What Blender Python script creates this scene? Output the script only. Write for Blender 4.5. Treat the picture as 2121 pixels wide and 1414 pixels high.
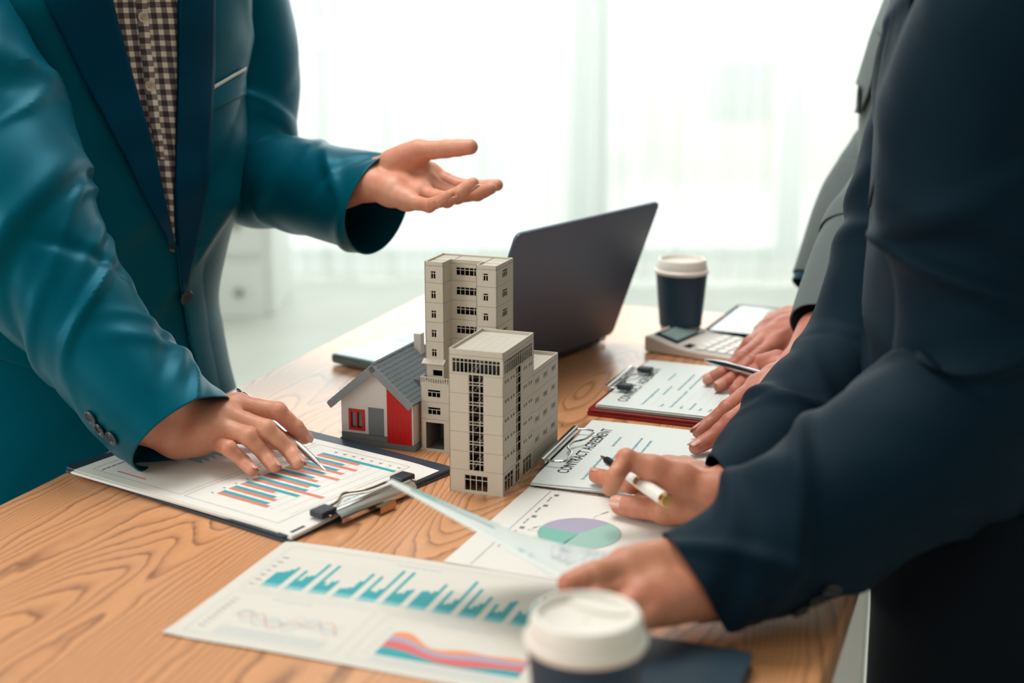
import bpy, bmesh, math, random
import numpy as np
from mathutils import Vector, Matrix, noise
from mathutils.bvhtree import BVHTree
for o in list(bpy.data.objects): bpy.data.objects.remove(o)
SC = bpy.context.scene
COL = SC.collection
PI = math.pi
R = math.radians
TZ = 0.75                       # table top height
CH = 0.475                      # camera height above the table top
PITCH = R(14.0)
FPX = 2950.0
# ---------------------------------------------------------------- camera
cam_d = bpy.data.cameras.new('camera'); cam = bpy.data.objects.new('camera', cam_d); COL.objects.link(cam)
cam.location = (0, 0, TZ + CH); cam.rotation_euler = (R(90) - PITCH, 0, 0)
cam_d.sensor_width = 36; cam_d.lens = 36 * FPX / 2121
cam_d.clip_start = 0.05; cam_d.clip_end = 100
cam_d.dof.use_dof = True; cam_d.dof.focus_distance = 1.46; cam_d.dof.aperture_fstop = 3.2
SC.camera = cam
# ---------------------------------------------------------------- light and exposure
SC.view_settings.view_transform = 'Standard'; SC.view_settings.look = 'None'
SC.view_settings.gamma = 1; SC.view_settings.use_curve_mapping = False
SC.view_settings.exposure = 0.0
W = bpy.data.worlds.new('world'); SC.world = W; W.use_nodes = True
bg = W.node_tree.nodes['Background']; bg.inputs[0].default_value = (0.97, 1.0, 0.99, 1); bg.inputs[1].default_value = 1.62
def area(name, loc, target, sx, sy, power, color):
    l = bpy.data.lights.new(name, 'AREA'); l.shape = 'RECTANGLE'; l.size = sx; l.size_y = sy
    l.energy = power; l.color = color
    o = bpy.data.objects.new(name, l); COL.objects.link(o); o.location = loc
    o.rotation_euler = (Vector(target) - Vector(loc)).to_track_quat('-Z', 'Y').to_euler()
    return o
area('window_light', (-3.3, 0.2, 1.9), (0.0, 1.5, 0.8), 2.2, 1.6, 62, (1.0, 0.98, 0.94))  # added soft fill from the left, no window modelled there
area('ceiling_panel_light', (-0.3, 1.9, 2.7), (-0.25, 1.9, 0.7), 1.2, 1.2, 34, (1.0, 0.98, 0.95))  # added overhead fill, no visible fitting
area('daylight_outside', (0.5, 6.9, 2.4), (0.2, 2.5, 0.8), 4.5, 2.4, 150, (1.0, 1.0, 1.0))

# ---------------------------------------------------------------- helpers
def lin(c):
    return tuple(((x / 255) / 12.92 if x <= 10 else (((x / 255) + .055) / 1.055) ** 2.4) for x in c)
MATS = {}
def M(name, rgb, rough=0.5, metal=0.0, **k):
    if name in MATS: return MATS[name]
    m = bpy.data.materials.new(name); m.use_nodes = True; b = m.node_tree.nodes['Principled BSDF']
    b.inputs['Base Color'].default_value = (*lin(rgb), 1); b.inputs['Roughness'].default_value = rough
    b.inputs['Metallic'].default_value = metal
    for kk, v in k.items(): b.inputs[kk.replace('_', ' ')].default_value = v
    MATS[name] = m; return m
def nt(m): return m.node_tree.nodes, m.node_tree.links, m.node_tree.nodes['Principled BSDF']
def node(n, t, **k):
    x = n.new(t)
    for a, v in k.items():
        if a.startswith('i_'):
            kk = a[2:]; x.inputs[int(kk) if kk.isdigit() else kk].default_value = v
        else: setattr(x, a, v)
    return x
def bump(m, tex_out, strength, dist):
    n, l, b = nt(m); bp = node(n, 'ShaderNodeBump', i_Strength=strength, i_Distance=dist)
    l.new(tex_out, bp.inputs['Height']); l.new(bp.outputs[0], b.inputs['Normal']); return bp
def noise_bump(m, scale, strength, dist, detail=3):
    n, l, b = nt(m); tc = node(n, 'ShaderNodeTexCoord'); nz = node(n, 'ShaderNodeTexNoise', i_Scale=scale, i_Detail=detail)
    l.new(tc.outputs['Object'], nz.inputs['Vector']); bump(m, nz.outputs[0], strength, dist); return m
def vary(m, scale, amount, second, stretch=(1, 1, 1), detail=4):
    'mix the base colour with a second colour by noise'
    n, l, b = nt(m); base = b.inputs['Base Color'].default_value[:]
    tc = node(n, 'ShaderNodeTexCoord'); mp = node(n, 'ShaderNodeMapping'); mp.inputs['Scale'].default_value = stretch
    nz = node(n, 'ShaderNodeTexNoise', i_Scale=scale, i_Detail=detail); mr = node(n, 'ShaderNodeMapRange')
    mr.inputs[1].default_value = .35; mr.inputs[2].default_value = .65; mr.inputs[4].default_value = amount
    mx = node(n, 'ShaderNodeMix', data_type='RGBA'); mx.inputs[6].default_value = base; mx.inputs[7].default_value = (*lin(second), 1)
    l.new(tc.outputs['Object'], mp.inputs[0]); l.new(mp.outputs[0], nz.inputs['Vector']); l.new(nz.outputs[0], mr.inputs[0])
    l.new(mr.outputs[0], mx.inputs[0]); l.new(mx.outputs[2], b.inputs['Base Color']); return m
def ray(u, v):
    c, s = math.cos(PITCH), math.sin(PITCH); a = (u - 1060.5) / FPX; b = -(v - 707) / FPX
    return Vector((a, c + b * s, -s + b * c))
CAM = Vector((0, 0, TZ + CH))
def T(u, v, z=0.0):
    'point at height z above the table'
    d = ray(u, v); return CAM + d * ((z - CH) / d.z)
def D(u, v, Y):
    'point at distance Y in front of the camera foot'
    d = ray(u, v); return CAM + d * (Y / d.y)
def link(o, parent=None):
    COL.objects.link(o)
    if parent is not None: o.parent = parent
    return o
def tag(o, label=None, cat=None, group=None, kind=None):
    if label: o['label'] = label
    if cat: o['category'] = cat
    if group: o['group'] = group
    if kind: o['kind'] = kind
    return o
def thing(name, label, cat, loc=(0, 0, 0), rz=0, group=None):
    o = bpy.data.objects.new(name, None); o.empty_display_size = .05; link(o); o.location = loc; o.rotation_euler = (0, 0, rz)
    return tag(o, label, cat, group)
def solid(me, smooth, angle=35):
    for p in me.polygons: p.use_smooth = smooth
    if smooth:
        try: me.set_sharp_from_angle(angle=R(angle))
        except Exception: pass
class MB:
    def __init__(s): s.v = []; s.f = []; s.m = []
    def add(s, vs, fs, mi=0):
        k = len(s.v); s.v += [tuple(x) for x in vs]; s.f += [tuple(i + k for i in f) for f in fs]; s.m += [mi] * len(fs)
    def box(s, lo, hi, mi=0):
        x0, y0, z0 = lo; x1, y1, z1 = hi
        s.add([(x0, y0, z0), (x1, y0, z0), (x1, y1, z0), (x0, y1, z0), (x0, y0, z1), (x1, y0, z1), (x1, y1, z1), (x0, y1, z1)],
              [(3, 2, 1, 0), (4, 5, 6, 7), (0, 1, 5, 4), (1, 2, 6, 5), (2, 3, 7, 6), (3, 0, 4, 7)], mi)
    def obox(s, o, ex, ey, ez, mi=0):
        o, ex, ey, ez = map(Vector, (o, ex, ey, ez))
        s.add([o, o + ex, o + ex + ey, o + ey, o + ez, o + ex + ez, o + ex + ey + ez, o + ey + ez],
              [(3, 2, 1, 0), (4, 5, 6, 7), (0, 1, 5, 4), (1, 2, 6, 5), (2, 3, 7, 6), (3, 0, 4, 7)], mi)
    def prism(s, pts, z0, z1, mi=0):
        n = len(pts); s.add([(x, y, z0) for x, y in pts] + [(x, y, z1) for x, y in pts],
            [tuple(range(n - 1, -1, -1)), tuple(range(n, 2 * n))] + [(i, (i + 1) % n, n + (i + 1) % n, n + i) for i in range(n)], mi)
    def tube(s, path, r, n=10, mi=0, closed=False):
        path = [Vector(p) for p in path]; m = len(path); rr = r if hasattr(r, '__len__') else [r] * m
        up = None; vs = []
        for i, p in enumerate(path):
            t = (path[min(i + 1, m - 1)] - path[max(i - 1, 0)]).normalized()
            if up is None:
                up = Vector((0, 0, 1)) if abs(t.z) < .9 else Vector((1, 0, 0))
            up = (up - t * up.dot(t)).normalized(); sd = t.cross(up)
            for k in range(n):
                a = 2 * PI * k / n; vs.append(p + up * (rr[i] * math.cos(a)) + sd * (rr[i] * math.sin(a)))
        fs = [(i * n + k, i * n + (k + 1) % n, (i + 1) * n + (k + 1) % n, (i + 1) * n + k) for i in range(m - 1) for k in range(n)]
        fs += [tuple(range(n - 1, -1, -1)), tuple(range((m - 1) * n, m * n))]
        s.add(vs, fs, mi)
    def lathe(s, prof, n=48, mi=0, cap=True):
        vs = [(r * math.cos(2 * PI * k / n), r * math.sin(2 * PI * k / n), z) for r, z in prof for k in range(n)]
        m = len(prof); fs = [(i * n + k, i * n + (k + 1) % n, (i + 1) * n + (k + 1) % n, (i + 1) * n + k) for i in range(m - 1) for k in range(n)]
        if cap: fs += [tuple(range(n - 1, -1, -1)), tuple(range((m - 1) * n, m * n))]
        s.add(vs, fs, mi)
    def mesh(s, name, mats):
        me = bpy.data.meshes.new(name); me.from_pydata(s.v, [], s.f)
        for m in (mats if isinstance(mats, (list, tuple)) else [mats]): me.materials.append(m)
        for p, i in zip(me.polygons, s.m): p.material_index = i
        me.update(); return me
    def build(s, name, mats, parent=None, smooth=False, bevel=0, fixn=False, seg=2):
        me = s.mesh(name, mats)
        if fixn:
            b = bmesh.new(); b.from_mesh(me); bmesh.ops.recalc_face_normals(b, faces=b.faces); b.to_mesh(me); b.free()
        o = bpy.data.objects.new(name, me); link(o, parent); solid(me, smooth)
        if bevel:
            md = o.modifiers.new('bevel', 'BEVEL'); md.width = bevel; md.segments = seg; md.limit_method = 'ANGLE'; md.angle_limit = R(40)
        return o
def copy_part(o, parent, loc=None, rot=None):
    c = o.copy(); COL.objects.link(c); c.parent = parent
    if loc is not None: c.location = loc
    if rot is not None: c.rotation_euler = rot
    return c
ED = Vector((math.cos(R(70)), math.sin(R(70)), 0)); ER = Vector((ED.y, -ED.x, 0))

# ---------------------------------------------------------------- setting
white = M('white_paint', (232, 236, 232), .6)
floor_m = M('pale_floor', (205, 208, 200), .35); vary(floor_m, 3, .5, (190, 195, 188))
def struct(name, lo, hi, m):
    b = MB(); b.box(lo, hi); o = b.build(name, m); o['kind'] = 'structure'; return o
struct('floor', (-4, -1.5, -.1), (4.2, 6.25, 0), floor_m)
struct('wall_left', (-3.7, -1.5, 0), (-3.5, 6.2, 2.8), white)
struct('wall_right', (3.6, -1.5, 0), (3.8, 6.2, 2.8), white)
struct('wall_front', (-3.7, -1.7, 0), (3.8, -1.5, 2.8), white)
struct('ceiling', (-3.7, -1.5, 2.8), (3.8, 6.25, 2.9), white)
struct('wall_back', (-3.6, 6.1, 2.62), (3.7, 6.25, 2.8), white)
struct('trim_1', (-3.6, 6.1, 0), (3.7, 6.25, .06), white)
# glazing across the far side: posts, rails and panes
frame_m = M('window_frame_paint', (196, 208, 204), .4)
glass = bpy.data.materials.new('window_glass'); glass.use_nodes = True
g_n = glass.node_tree.nodes; g_l = glass.node_tree.links; g_n.clear()
g_t = g_n.new('ShaderNodeBsdfTransparent'); g_t.inputs[0].default_value = (.98, .99, .98, 1); g_g = g_n.new('ShaderNodeBsdfGlossy'); g_g.inputs['Roughness'].default_value = .02
g_m = g_n.new('ShaderNodeMixShader'); g_m.inputs[0].default_value = .06; g_o = g_n.new('ShaderNodeOutputMaterial')
g_l.new(g_t.outputs[0], g_m.inputs[1]); g_l.new(g_g.outputs[0], g_m.inputs[2]); g_l.new(g_m.outputs[0], g_o.inputs[0])
XP = [-3.5, -2.2, -1.12, .27, .36, 1.2, 2.3, 3.5]
wi = 0
for i in range(len(XP) - 1):
    x0, x1 = XP[i], XP[i + 1]
    if x1 - x0 < .5:
        struct('trim_2', (x0, 6.1, .06), (x1, 6.22, 2.62), frame_m); continue
    wi += 1
    fr = bpy.data.objects.new('window_%d' % wi, None); link(fr); fr['kind'] = 'structure'
    b = MB(); b.box((x0, 6.12, .06), (x0 + .05, 6.2, 2.62)); b.build('side_frame', frame_m, fr)
    b = MB(); b.box((x1 - .05, 6.12, .06), (x1, 6.2, 2.62)); b.build('side_frame', frame_m, fr)
    b = MB(); b.box((x0 + .05, 6.12, .06), (x1 - .05, 6.2, .12)); b.build('rail', frame_m, fr)
    b = MB(); b.box((x0 + .05, 6.12, 2.56), (x1 - .05, 6.2, 2.62)); b.build('rail', frame_m, fr)
    b = MB(); b.box((x0 + .05, 6.15, .12), (x1 - .05, 6.155, 2.56)); b.build('pane', glass, fr)
# sheer curtains
cur = bpy.data.materials.new('sheer_curtain_cloth'); cur.use_nodes = True
n = cur.node_tree.nodes; l = cur.node_tree.links; n.clear()
tl = n.new('ShaderNodeBsdfTranslucent'); tl.inputs[0].default_value = (.97, .985, .975, 1)
df = n.new('ShaderNodeBsdfDiffuse'); df.inputs[0].default_value = (.93, .945, .935, 1)
tr = n.new('ShaderNodeBsdfTransparent'); m1 = n.new('ShaderNodeMixShader'); m1.inputs[0].default_value = .3
m2 = n.new('ShaderNodeMixShader'); m2.inputs[0].default_value = .45; oo = n.new('ShaderNodeOutputMaterial')
l.new(tl.outputs[0], m1.inputs[1]); l.new(df.outputs[0], m1.inputs[2]); l.new(m1.outputs[0], m2.inputs[1]); l.new(tr.outputs[0], m2.inputs[2]); l.new(m2.outputs[0], oo.inputs[0])
def curtain(x0, x1, seed, label, y=5.95):
    rnd = random.Random(seed); nx = int((x1 - x0) / .008); ph = [rnd.uniform(0, 6) for _ in range(5)]
    vs, fs = [], []; zs = [.015, .3, .9, 1.6, 2.2, 2.6]
    for j, z in enumerate(zs):
        for i in range(nx + 1):
            x = x0 + (x1 - x0) * i / nx
            d = .014 * math.sin(x * 62 + ph[0] + 1.4 * math.sin(x * 9 + ph[1])) + .02 * math.sin(x * 25 + ph[2] + z * .3) + .002 * math.sin(x * 130 + ph[3])
            vs.append((x + .006 * math.sin(z * 2 + x * 20), y + d * (1.15 - .12 * z), z))
    for j in range(len(zs) - 1):
        for i in range(nx):
            a = j * (nx + 1) + i; fs.append((a, a + 1, a + nx + 2, a + nx + 1))
    b = MB(); b.add(vs, fs); o = b.build('sheer_curtain', cur, smooth=True); tag(o, label, 'curtain'); return o
curtain(-3.4, -1.10, 1, 'white sheer curtain at the left, seen below the outstretched arm')
curtain(-1.06, .25, 2, 'white sheer curtain hanging behind the open hand and tall model tower', 5.97)
curtain(-.01, 2.4, 3, 'white sheer curtain hanging behind the laptop and far paper cup', 5.84)
b = MB(); b.tube([(-3.45, 5.95, 2.66), (3.5, 5.95, 2.66)], .014, 12); rod = b.build('curtain_rod', M('rod_metal', (200, 200, 198), .3, .8), smooth=True); tag(rod, 'pale curtain rod across the top of the windows', 'curtain rod')
# pale buildings and a terrace outside, seen blurred through the curtain
ext = M('pale_render', (226, 230, 226), .8); ext2 = M('grey_render', (178, 188, 184), .8); ext3 = M('warm_render', (214, 205, 196), .8)
def house(name, label, lo, hi, m, roof, wins):
    t = thing(name, label, 'building', ((lo[0] + hi[0]) / 2, lo[1], 0))
    cx = (lo[0] + hi[0]) / 2; b = MB(); b.box((lo[0] - cx, 0, -.1), (hi[0] - cx, hi[1] - lo[1], hi[2])); b.build('walls', m, t)
    b = MB(); b.box((lo[0] - cx - .1, -.12, hi[2]), (hi[0] - cx + .1, hi[1] - lo[1], hi[2] + .1)); b.build('roof', roof, t)
    for (wx, wz, ww, wh) in wins:
        b = MB(); b.box((wx - cx, -.03, wz), (wx - cx + ww, .01, wz + wh)); b.build('window', M('dark_pane', (120, 135, 135), .2), t)
house('neighbouring_house', 'grey low building outside, blurred behind the curtain left of the open hand', (-1.75, 9.0), (-.05, 11.0, .86), ext2, ext, [])
house('neighbouring_house', 'pale building outside, blurred behind the curtain right of the laptop', (1.05, 9.6), (2.4, 11.5, .98), ext3, ext2, [(1.3, .35, .4, .4)])
house('neighbouring_house', 'long pale terrace building outside, farthest behind the curtains', (-6, 14), (7, 17, 1.35), ext, ext2, [(-2.2, .6, .8, .5), (-.2, .6, .8, .5), (1.6, .55, .7, .5), (3.2, .6, .8, .5)])
gb = MB(); gb.box((-9, 6.3, -.2), (9, 30, -.05)); go = gb.build('outside_ground', M('pale_paving', (222, 222, 216), .8)); go['kind'] = 'structure'
# white cupboard at the far left
k1 = D(488, 465, 5.3); k2 = D(485, 605, 5.3)
t = thing('low_cupboard', 'white cupboard with metal knobs by the curtain, left of the table end', 'cupboard', (k1.x - .17, 5.33, 0))
b = MB(); b.box((-.55, 0, .0), (.3, .45, k1.z + .12)); b.build('carcass', white, t, bevel=.004)
for k, (z0, z1, kz) in enumerate((((k1.z + k2.z) / 2 + .015, k1.z + .09, k1.z), (k2.z * 2 - (k1.z + k2.z) / 2 - .02, (k1.z + k2.z) / 2 - .015, k2.z))):
    b = MB(); b.box((-.52, -.02, z0), (.27, -.001, z1)); d = b.build('drawer', white, t, bevel=.003)
    b = MB(); b.lathe([(.008, 0), (.008, .012), (.018, .02), (.016, .03), (.004, .033)], 20)
    kn = b.build('knob', M('knob_metal', (150, 148, 140), .3, .9), d, smooth=True); kn.rotation_euler = (R(90), 0, 0); kn.location = (.17, -.02, kz)

# ---------------------------------------------------------------- table
wood = bpy.data.materials.new('oak_veneer'); wood.use_nodes = True; MATS['wood'] = wood
n, l, bs = nt(wood)
tc = node(n, 'ShaderNodeTexCoord')
mpA = node(n, 'ShaderNodeMapping'); mpA.inputs['Scale'].default_value = (4.2, .62, 1); l.new(tc.outputs['Object'], mpA.inputs[0])
nA = node(n, 'ShaderNodeTexNoise', i_Scale=1.3, i_Detail=2.0, i_Roughness=.4); l.new(mpA.outputs[0], nA.inputs['Vector'])
mpB = node(n, 'ShaderNodeMapping'); mpB.inputs['Scale'].default_value = (18, 8.0, 1); l.new(tc.outputs['Object'], mpB.inputs[0])
nB = node(n, 'ShaderNodeTexNoise', i_Scale=1.6, i_Detail=3.0); l.new(mpB.outputs[0], nB.inputs['Vector'])
sep = node(n, 'ShaderNodeSeparateXYZ'); l.new(tc.outputs['Object'], sep.inputs[0])
def math_(op, a, b_=None, c=None):
    x = node(n, 'ShaderNodeMath', operation=op)
    for i, q in enumerate((a, b_, c)):
        if q is None: continue
        if isinstance(q, (int, float)): x.inputs[i].default_value = q
        else: l.new(q, x.inputs[i])
    return x.outputs[0]
ringv = math_('ADD', math_('MULTIPLY', sep.outputs[0], 95.0), math_('MULTIPLY', nA.outputs[0], 56.0))
ringv = math_('ADD', ringv, math_('MULTIPLY', nB.outputs[0], 1.5))
frac = math_('FRACT', ringv)
line = node(n, 'ShaderNodeValToRGB'); l.new(frac, line.inputs[0])
e = line.color_ramp.elements; e[0].position = 0; e[0].color = (0, 0, 0, 1); e[1].position = 1; e[1].color = (0, 0, 0, 1)
for p_, c_ in ((.5, .08), (.74, .42), (.87, .95), (.94, .4)): x = e.new(p_); x.color = (c_, c_, c_, 1)
mpC = node(n, 'ShaderNodeMapping'); mpC.inputs['Scale'].default_value = (260, 14, 1); l.new(tc.outputs['Object'], mpC.inputs[0])
nC = node(n, 'ShaderNodeTexNoise', i_Scale=1, i_Detail=3.0); l.new(mpC.outputs[0], nC.inputs['Vector'])
strength = math_('MULTIPLY', line.outputs[0], math_('MULTIPLY_ADD', nC.outputs[0], 1.3, .05))
mixw = node(n, 'ShaderNodeMix', data_type='RGBA'); mixw.inputs[6].default_value = (*lin((232, 164, 114)), 1); mixw.inputs[7].default_value = (*lin((118, 66, 44)), 1)
l.new(strength, mixw.inputs[0])
mix2 = node(n, 'ShaderNodeMix', data_type='RGBA', blend_type='MULTIPLY'); mix2.inputs[0].default_value = .35
mrC = node(n, 'ShaderNodeMapRange'); mrC.inputs[1].default_value = .3; mrC.inputs[2].default_value = .7; mrC.inputs[3].default_value = .75; mrC.inputs[4].default_value = 1.1; l.new(nC.outputs[0], mrC.inputs[0])
l.new(mixw.outputs[2], mix2.inputs[6]); l.new(mrC.outputs[0], mix2.inputs[7]); l.new(mix2.outputs[2], bs.inputs['Base Color'])
bs.inputs['Roughness'].default_value = .36; bs.inputs['Coat Weight'].default_value = .6; bs.inputs['Coat Roughness'].default_value = .3; bs.inputs['Coat IOR'].default_value = 1.6; bs.inputs['Specular IOR Level'].default_value = .5
bump(wood, strength, .25, -.0006)
P0 = T(0, 1045)
along0 = -1.2; along1 = 1.04; width = .78
tb = thing('table', 'long oak table with wavy dark grain carrying the models and papers', 'table', (P0.x, P0.y, 0), R(-20))
# local x across, y along
b = MB(); b.box((0, -.9, TZ - .035), (width, along1, TZ)); b.build('tabletop', wood, tb, bevel=.002)
leg_m = M('table_leg_white', (225, 225, 220), .4)
for lx in (.06, width - .11):
    for ly in (-.8, along1 - .12):
        b = MB(); b.box((lx, ly, 0), (lx + .05, ly + .05, TZ - .035)); b.build('leg', leg_m, tb, bevel=.003)
for ly in (-.8, along1 - .1):
    b = MB(); b.box((.06, ly, TZ - .10), (width - .06, ly + .02, TZ - .035)); b.build('rail', leg_m, tb)
# ---------------------------------------------------------------- model buildings
ZT = Vector((0, 0, TZ))
stone = M('model_grey_plastic', (202, 192, 177), .55); noise_bump(stone, 900, .05, .0002)
inside_shade = M('model_inside_plastic', (66, 60, 60), .7)  # dark tone paints the shade seen through the model windows
roof_tile = M('model_roof_plastic', (198, 190, 177), .55)
def wall_mb(mb, o, ux, n_in, w, h, holes, t=.0009, x0=0, z0=0):
    'wall panel with real openings; o lower-left corner, ux along, n_in inward'
    o, ux, n_in = Vector(o), Vector(ux), Vector(n_in)
    hs = [q for q in holes if q[0] < x0 + w and q[0] + q[2] > x0 and q[1] < z0 + h and q[1] + q[3] > z0]
    xs = sorted({x0, x0 + w} | {min(max(c, x0), x0 + w) for q in hs for c in (q[0], q[0] + q[2])})
    zs = sorted({z0, z0 + h} | {min(max(c, z0), z0 + h) for q in hs for c in (q[1], q[1] + q[3])})
    def full(i, j):
        if i < 0 or j < 0 or i >= len(xs) - 1 or j >= len(zs) - 1: return False
        cx, cz = (xs[i] + xs[i + 1]) / 2, (zs[j] + zs[j + 1]) / 2
        return not any(q[0] < cx < q[0] + q[2] and q[1] < cz < q[1] + q[3] for q in hs)
    P = lambda x, z, d: o + ux * x + Vector((0, 0, z)) + n_in * d
    for i in range(len(xs) - 1):
        for j in range(len(zs) - 1):
            if not full(i, j): continue
            a, b_, c, d = xs[i], xs[i + 1], zs[j], zs[j + 1]
            mb.add([P(a, c, 0), P(b_, c, 0), P(b_, d, 0), P(a, d, 0)], [(0, 1, 2, 3)])
            mb.add([P(a, c, t), P(b_, c, t), P(b_, d, t), P(a, d, t)], [(3, 2, 1, 0)])
            if not full(i - 1, j): mb.add([P(a, c, 0), P(a, d, 0), P(a, d, t), P(a, c, t)], [(0, 1, 2, 3)])
            if not full(i + 1, j): mb.add([P(b_, c, 0), P(b_, c, t), P(b_, d, t), P(b_, d, 0)], [(0, 1, 2, 3)])
            if not full(i, j - 1): mb.add([P(a, c, 0), P(a, c, t), P(b_, c, t), P(b_, c, 0)], [(0, 1, 2, 3)])
            if not full(i, j + 1): mb.add([P(a, d, 0), P(b_, d, 0), P(b_, d, t), P(a, d, t)], [(0, 1, 2, 3)])
GAP = .0003
def facade(parent, o, ux, n_in, w, seams, holes):
    'floor panels divided by thin joints'
    for z0, z1 in zip(seams[:-1], seams[1:]):
        mb = MB(); wall_mb(mb, o, ux, n_in, w, z1 - z0 - GAP, holes, x0=0, z0=z0); mb.build('wall_panel', stone, parent)
WCACHE = {}
def window(parent, o, ux, n_in, x, z, w, h, cols, rows=(1,), bar=.0005, name='window', skip_top=0):
    key = (round(w, 5), round(h, 5), cols, tuple(rows), bar, skip_top)
    if key not in WCACHE:
        mb = MB(); t = .0005
        mb.box((0, 0, 0), (w, t, bar)); mb.box((0, 0, h - bar), (w, t, h)); mb.box((0, 0, bar), (bar, t, h - bar)); mb.box((w - bar, 0, bar), (w, t, h - bar))
        tot = sum(rows); zz = 0
        cuts = []
        for r in rows[:-1]: zz += r; cuts.append(zz / tot * h)
        ztop = cuts[-1] if (skip_top and cuts) else h - bar
        for c in cuts: mb.box((bar, 0, c - bar / 2), (w - bar, t, c + bar / 2))
        fr_ = [k / cols for k in range(1, cols)] if isinstance(cols, int) else cols
        for k in fr_: mb.box((w * k - bar / 2, -.00003, bar), (w * k + bar / 2, t + .00003, ztop))
        WCACHE[key] = mb.mesh(name, stone)
    ob = bpy.data.objects.new(name, WCACHE[key]); link(ob, parent)
    ux, n_in = Vector(ux), Vector(n_in); p = Vector(o) + ux * x + Vector((0, 0, z)) + n_in * .0003
    ob.matrix_local = Matrix(((ux.x, n_in.x, 0, p.x), (ux.y, n_in.y, 0, p.y), (0, 0, 1, p.z), (0, 0, 0, 1)))
    return ob
X, Y = Vector((1, 0, 0)), Vector((0, 1, 0))
# --- front block
fp = T(931, 1015) + ER * .0005
B1 = thing('model_building', 'front grey model office block with a tall grid window and lower rear wing', 'model building', fp, R(-20))
B1.location.z = TZ
w1, d1, h1 = .0555, .087, .1405
lv = [0.0, .0232, .0421, .0612, .0803, .0994, .1182, .1368]
hf = [(w1 * .06, .1195, w1 * .885, .0145), (w1 * .36, .0225, w1 * .285, .0965), (w1 * .275, .0022, w1 * .44, .0165)]
facade(B1, (0, 0, 0), X, Y, w1, lv, hf)
window(B1, (0, 0, 0), X, Y, *hf[0], 12, (3, 1.1), bar=.0007)
pr = []
for k in range(5): pr += [1.2, .9, .35]
window(B1, (0, 0, 0), X, Y, *hf[1][:2], hf[1][2], hf[1][3], (.27, .72), pr[1:] + [1.0], bar=.0007)
window(B1, (0, 0, 0), X, Y, *hf[2], 4, (2.2, 1), bar=.0007)
hr = [(.004, .1195, .079, .0145), (.036, .022, .0145, .0975), (.0035, .002, .025, .018), (.0345, .002, .0125, .0195), (.056, .002, .026, .018)]
sm = []
for z in (.111, .092, .073, .0545, .0357):
    for x in (.0045, .0115, .0205, .0275, .0575, .0635, .0725, .0785):
        sm.append((x, z, .0042 if x < .05 else .0036, .0034))
RO = (w1, 0, 0)
facade(B1, RO, Y, -X, d1, lv, hr + sm)
window(B1, RO, Y, -X, *hr[0], 15, (3, 1.1), bar=.0006)
window(B1, RO, Y, -X, *hr[1], (.35,), pr[1:] + [1.0], bar=.0007)
for q, c in zip(hr[2:], (3, 2, 3)): window(B1, RO, Y, -X, *q, c, (2.2, 1), bar=.0007)
facade(B1, (0, d1, 0), -Y, X, d1, lv, [])
facade(B1, (w1, d1, 0), -X, -Y, w1, lv, [])
def coping(parent, pts, z0, z1, t=.0012, closed=True):
    'parapet: each straight run a part'
    n_ = len(pts)
    for i in range(n_):
        a = Vector((*pts[i], 0)); c = Vector((*pts[(i + 1) % n_], 0)); u_ = (c - a).normalized(); nin = Vector((-u_.y, u_.x, 0))
        mb = MB(); mb.obox(a + Vector((0, 0, z0)), c - a, nin * t, (0, 0, z1 - z0)); mb.build('parapet', stone, parent, bevel=.0001, seg=1)
coping(B1, [(0, 0), (w1, 0), (w1, d1), (0, d1)], .1368, .1425)
for i in range(6):
    for j in range(6):
        xa, ya = .0013 + i * (w1 - .0026) / 6, .0013 + j * (d1 - .0026) / 6
        mb = MB(); mb.box((xa + .00006, ya + .00006, .1375), (xa + (w1 - .0026) / 6 - .00006, ya + (d1 - .0026) / 6 - .00006, .1395)); mb.build('roof_slab', roof_tile, B1)
# stair and floors inside; the dark box behind stands in for interior shade
mb = MB(); mb.box((.0015, .0225, .0), (w1 - .012, d1 - .003, .136)); mb.build('inner_core', inside_shade, B1)
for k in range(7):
    mb = MB(); mb.box((.0015, .0012, .0205 + k * .019), (w1 - .0015, .022, .0213 + k * .019)); mb.build('inner_floor', inside_shade, B1)
    if k < 6:
        mb = MB(); z0 = .0215 + k * .019
        for s_ in range(7): mb.box((.021 + s_ * .0019, .004, z0 + s_ * .0024), (.0229 + s_ * .0019, .010, z0 + s_ * .0024 + .0009))
        mb.obox((.0205, .0036, z0 + .003), (.0135, 0, .017), (0, .0005, 0), (0, 0, .0008)); st = mb.build('stair_flight', M('model_stair_plastic', (150, 142, 132), .6), B1); st['kind'] = 'stuff'
# rear wing
dw = .078; xw = w1
hw = []
for z in (.0865, .0662, .0462, .0245):
    for x in (.005, .0305, .0565): hw.append((x, z, .0135, .0075))
lw = [0, .0205, .0410, .0615, .0820, .0985]
facade(B1, (xw, d1, 0), Y, -X, dw, [0, .0186, .0391, .0596, .0801, .0985], hw)
for q in hw: window(B1, (xw, d1, 0), Y, -X, *q, 3, (1,), bar=.0014)
x0w = .013
facade(B1, (xw, d1 + dw, 0), -X, -Y, w1 - x0w, lw, []); facade(B1, (x0w, d1 + dw, 0), -Y, X, dw, lw, [])
coping(B1, [(x0w, d1), (xw, d1), (xw, d1 + dw), (x0w, d1 + dw)], .0985, .1035)
for i in range(6):
    for j in range(5):
        xa, ya = x0w + .0013 + i * (w1 - x0w - .0026) / 6, d1 + .0013 + j * (dw - .0026) / 5
        mb = MB(); mb.box((xa + .00006, ya + .00006, .0975), (xa + (w1 - x0w - .0026) / 6 - .00006, ya + (dw - .0026) / 5 - .00006, .0998)); mb.build('roof_slab', roof_tile, B1)
mb = MB(); mb.box((x0w + .002, d1 + .002, 0), (w1 - .006, d1 + dw - .004, .097)); mb.build('inner_core', inside_shade, B1)  # dark box paints the shade inside the wing
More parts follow.
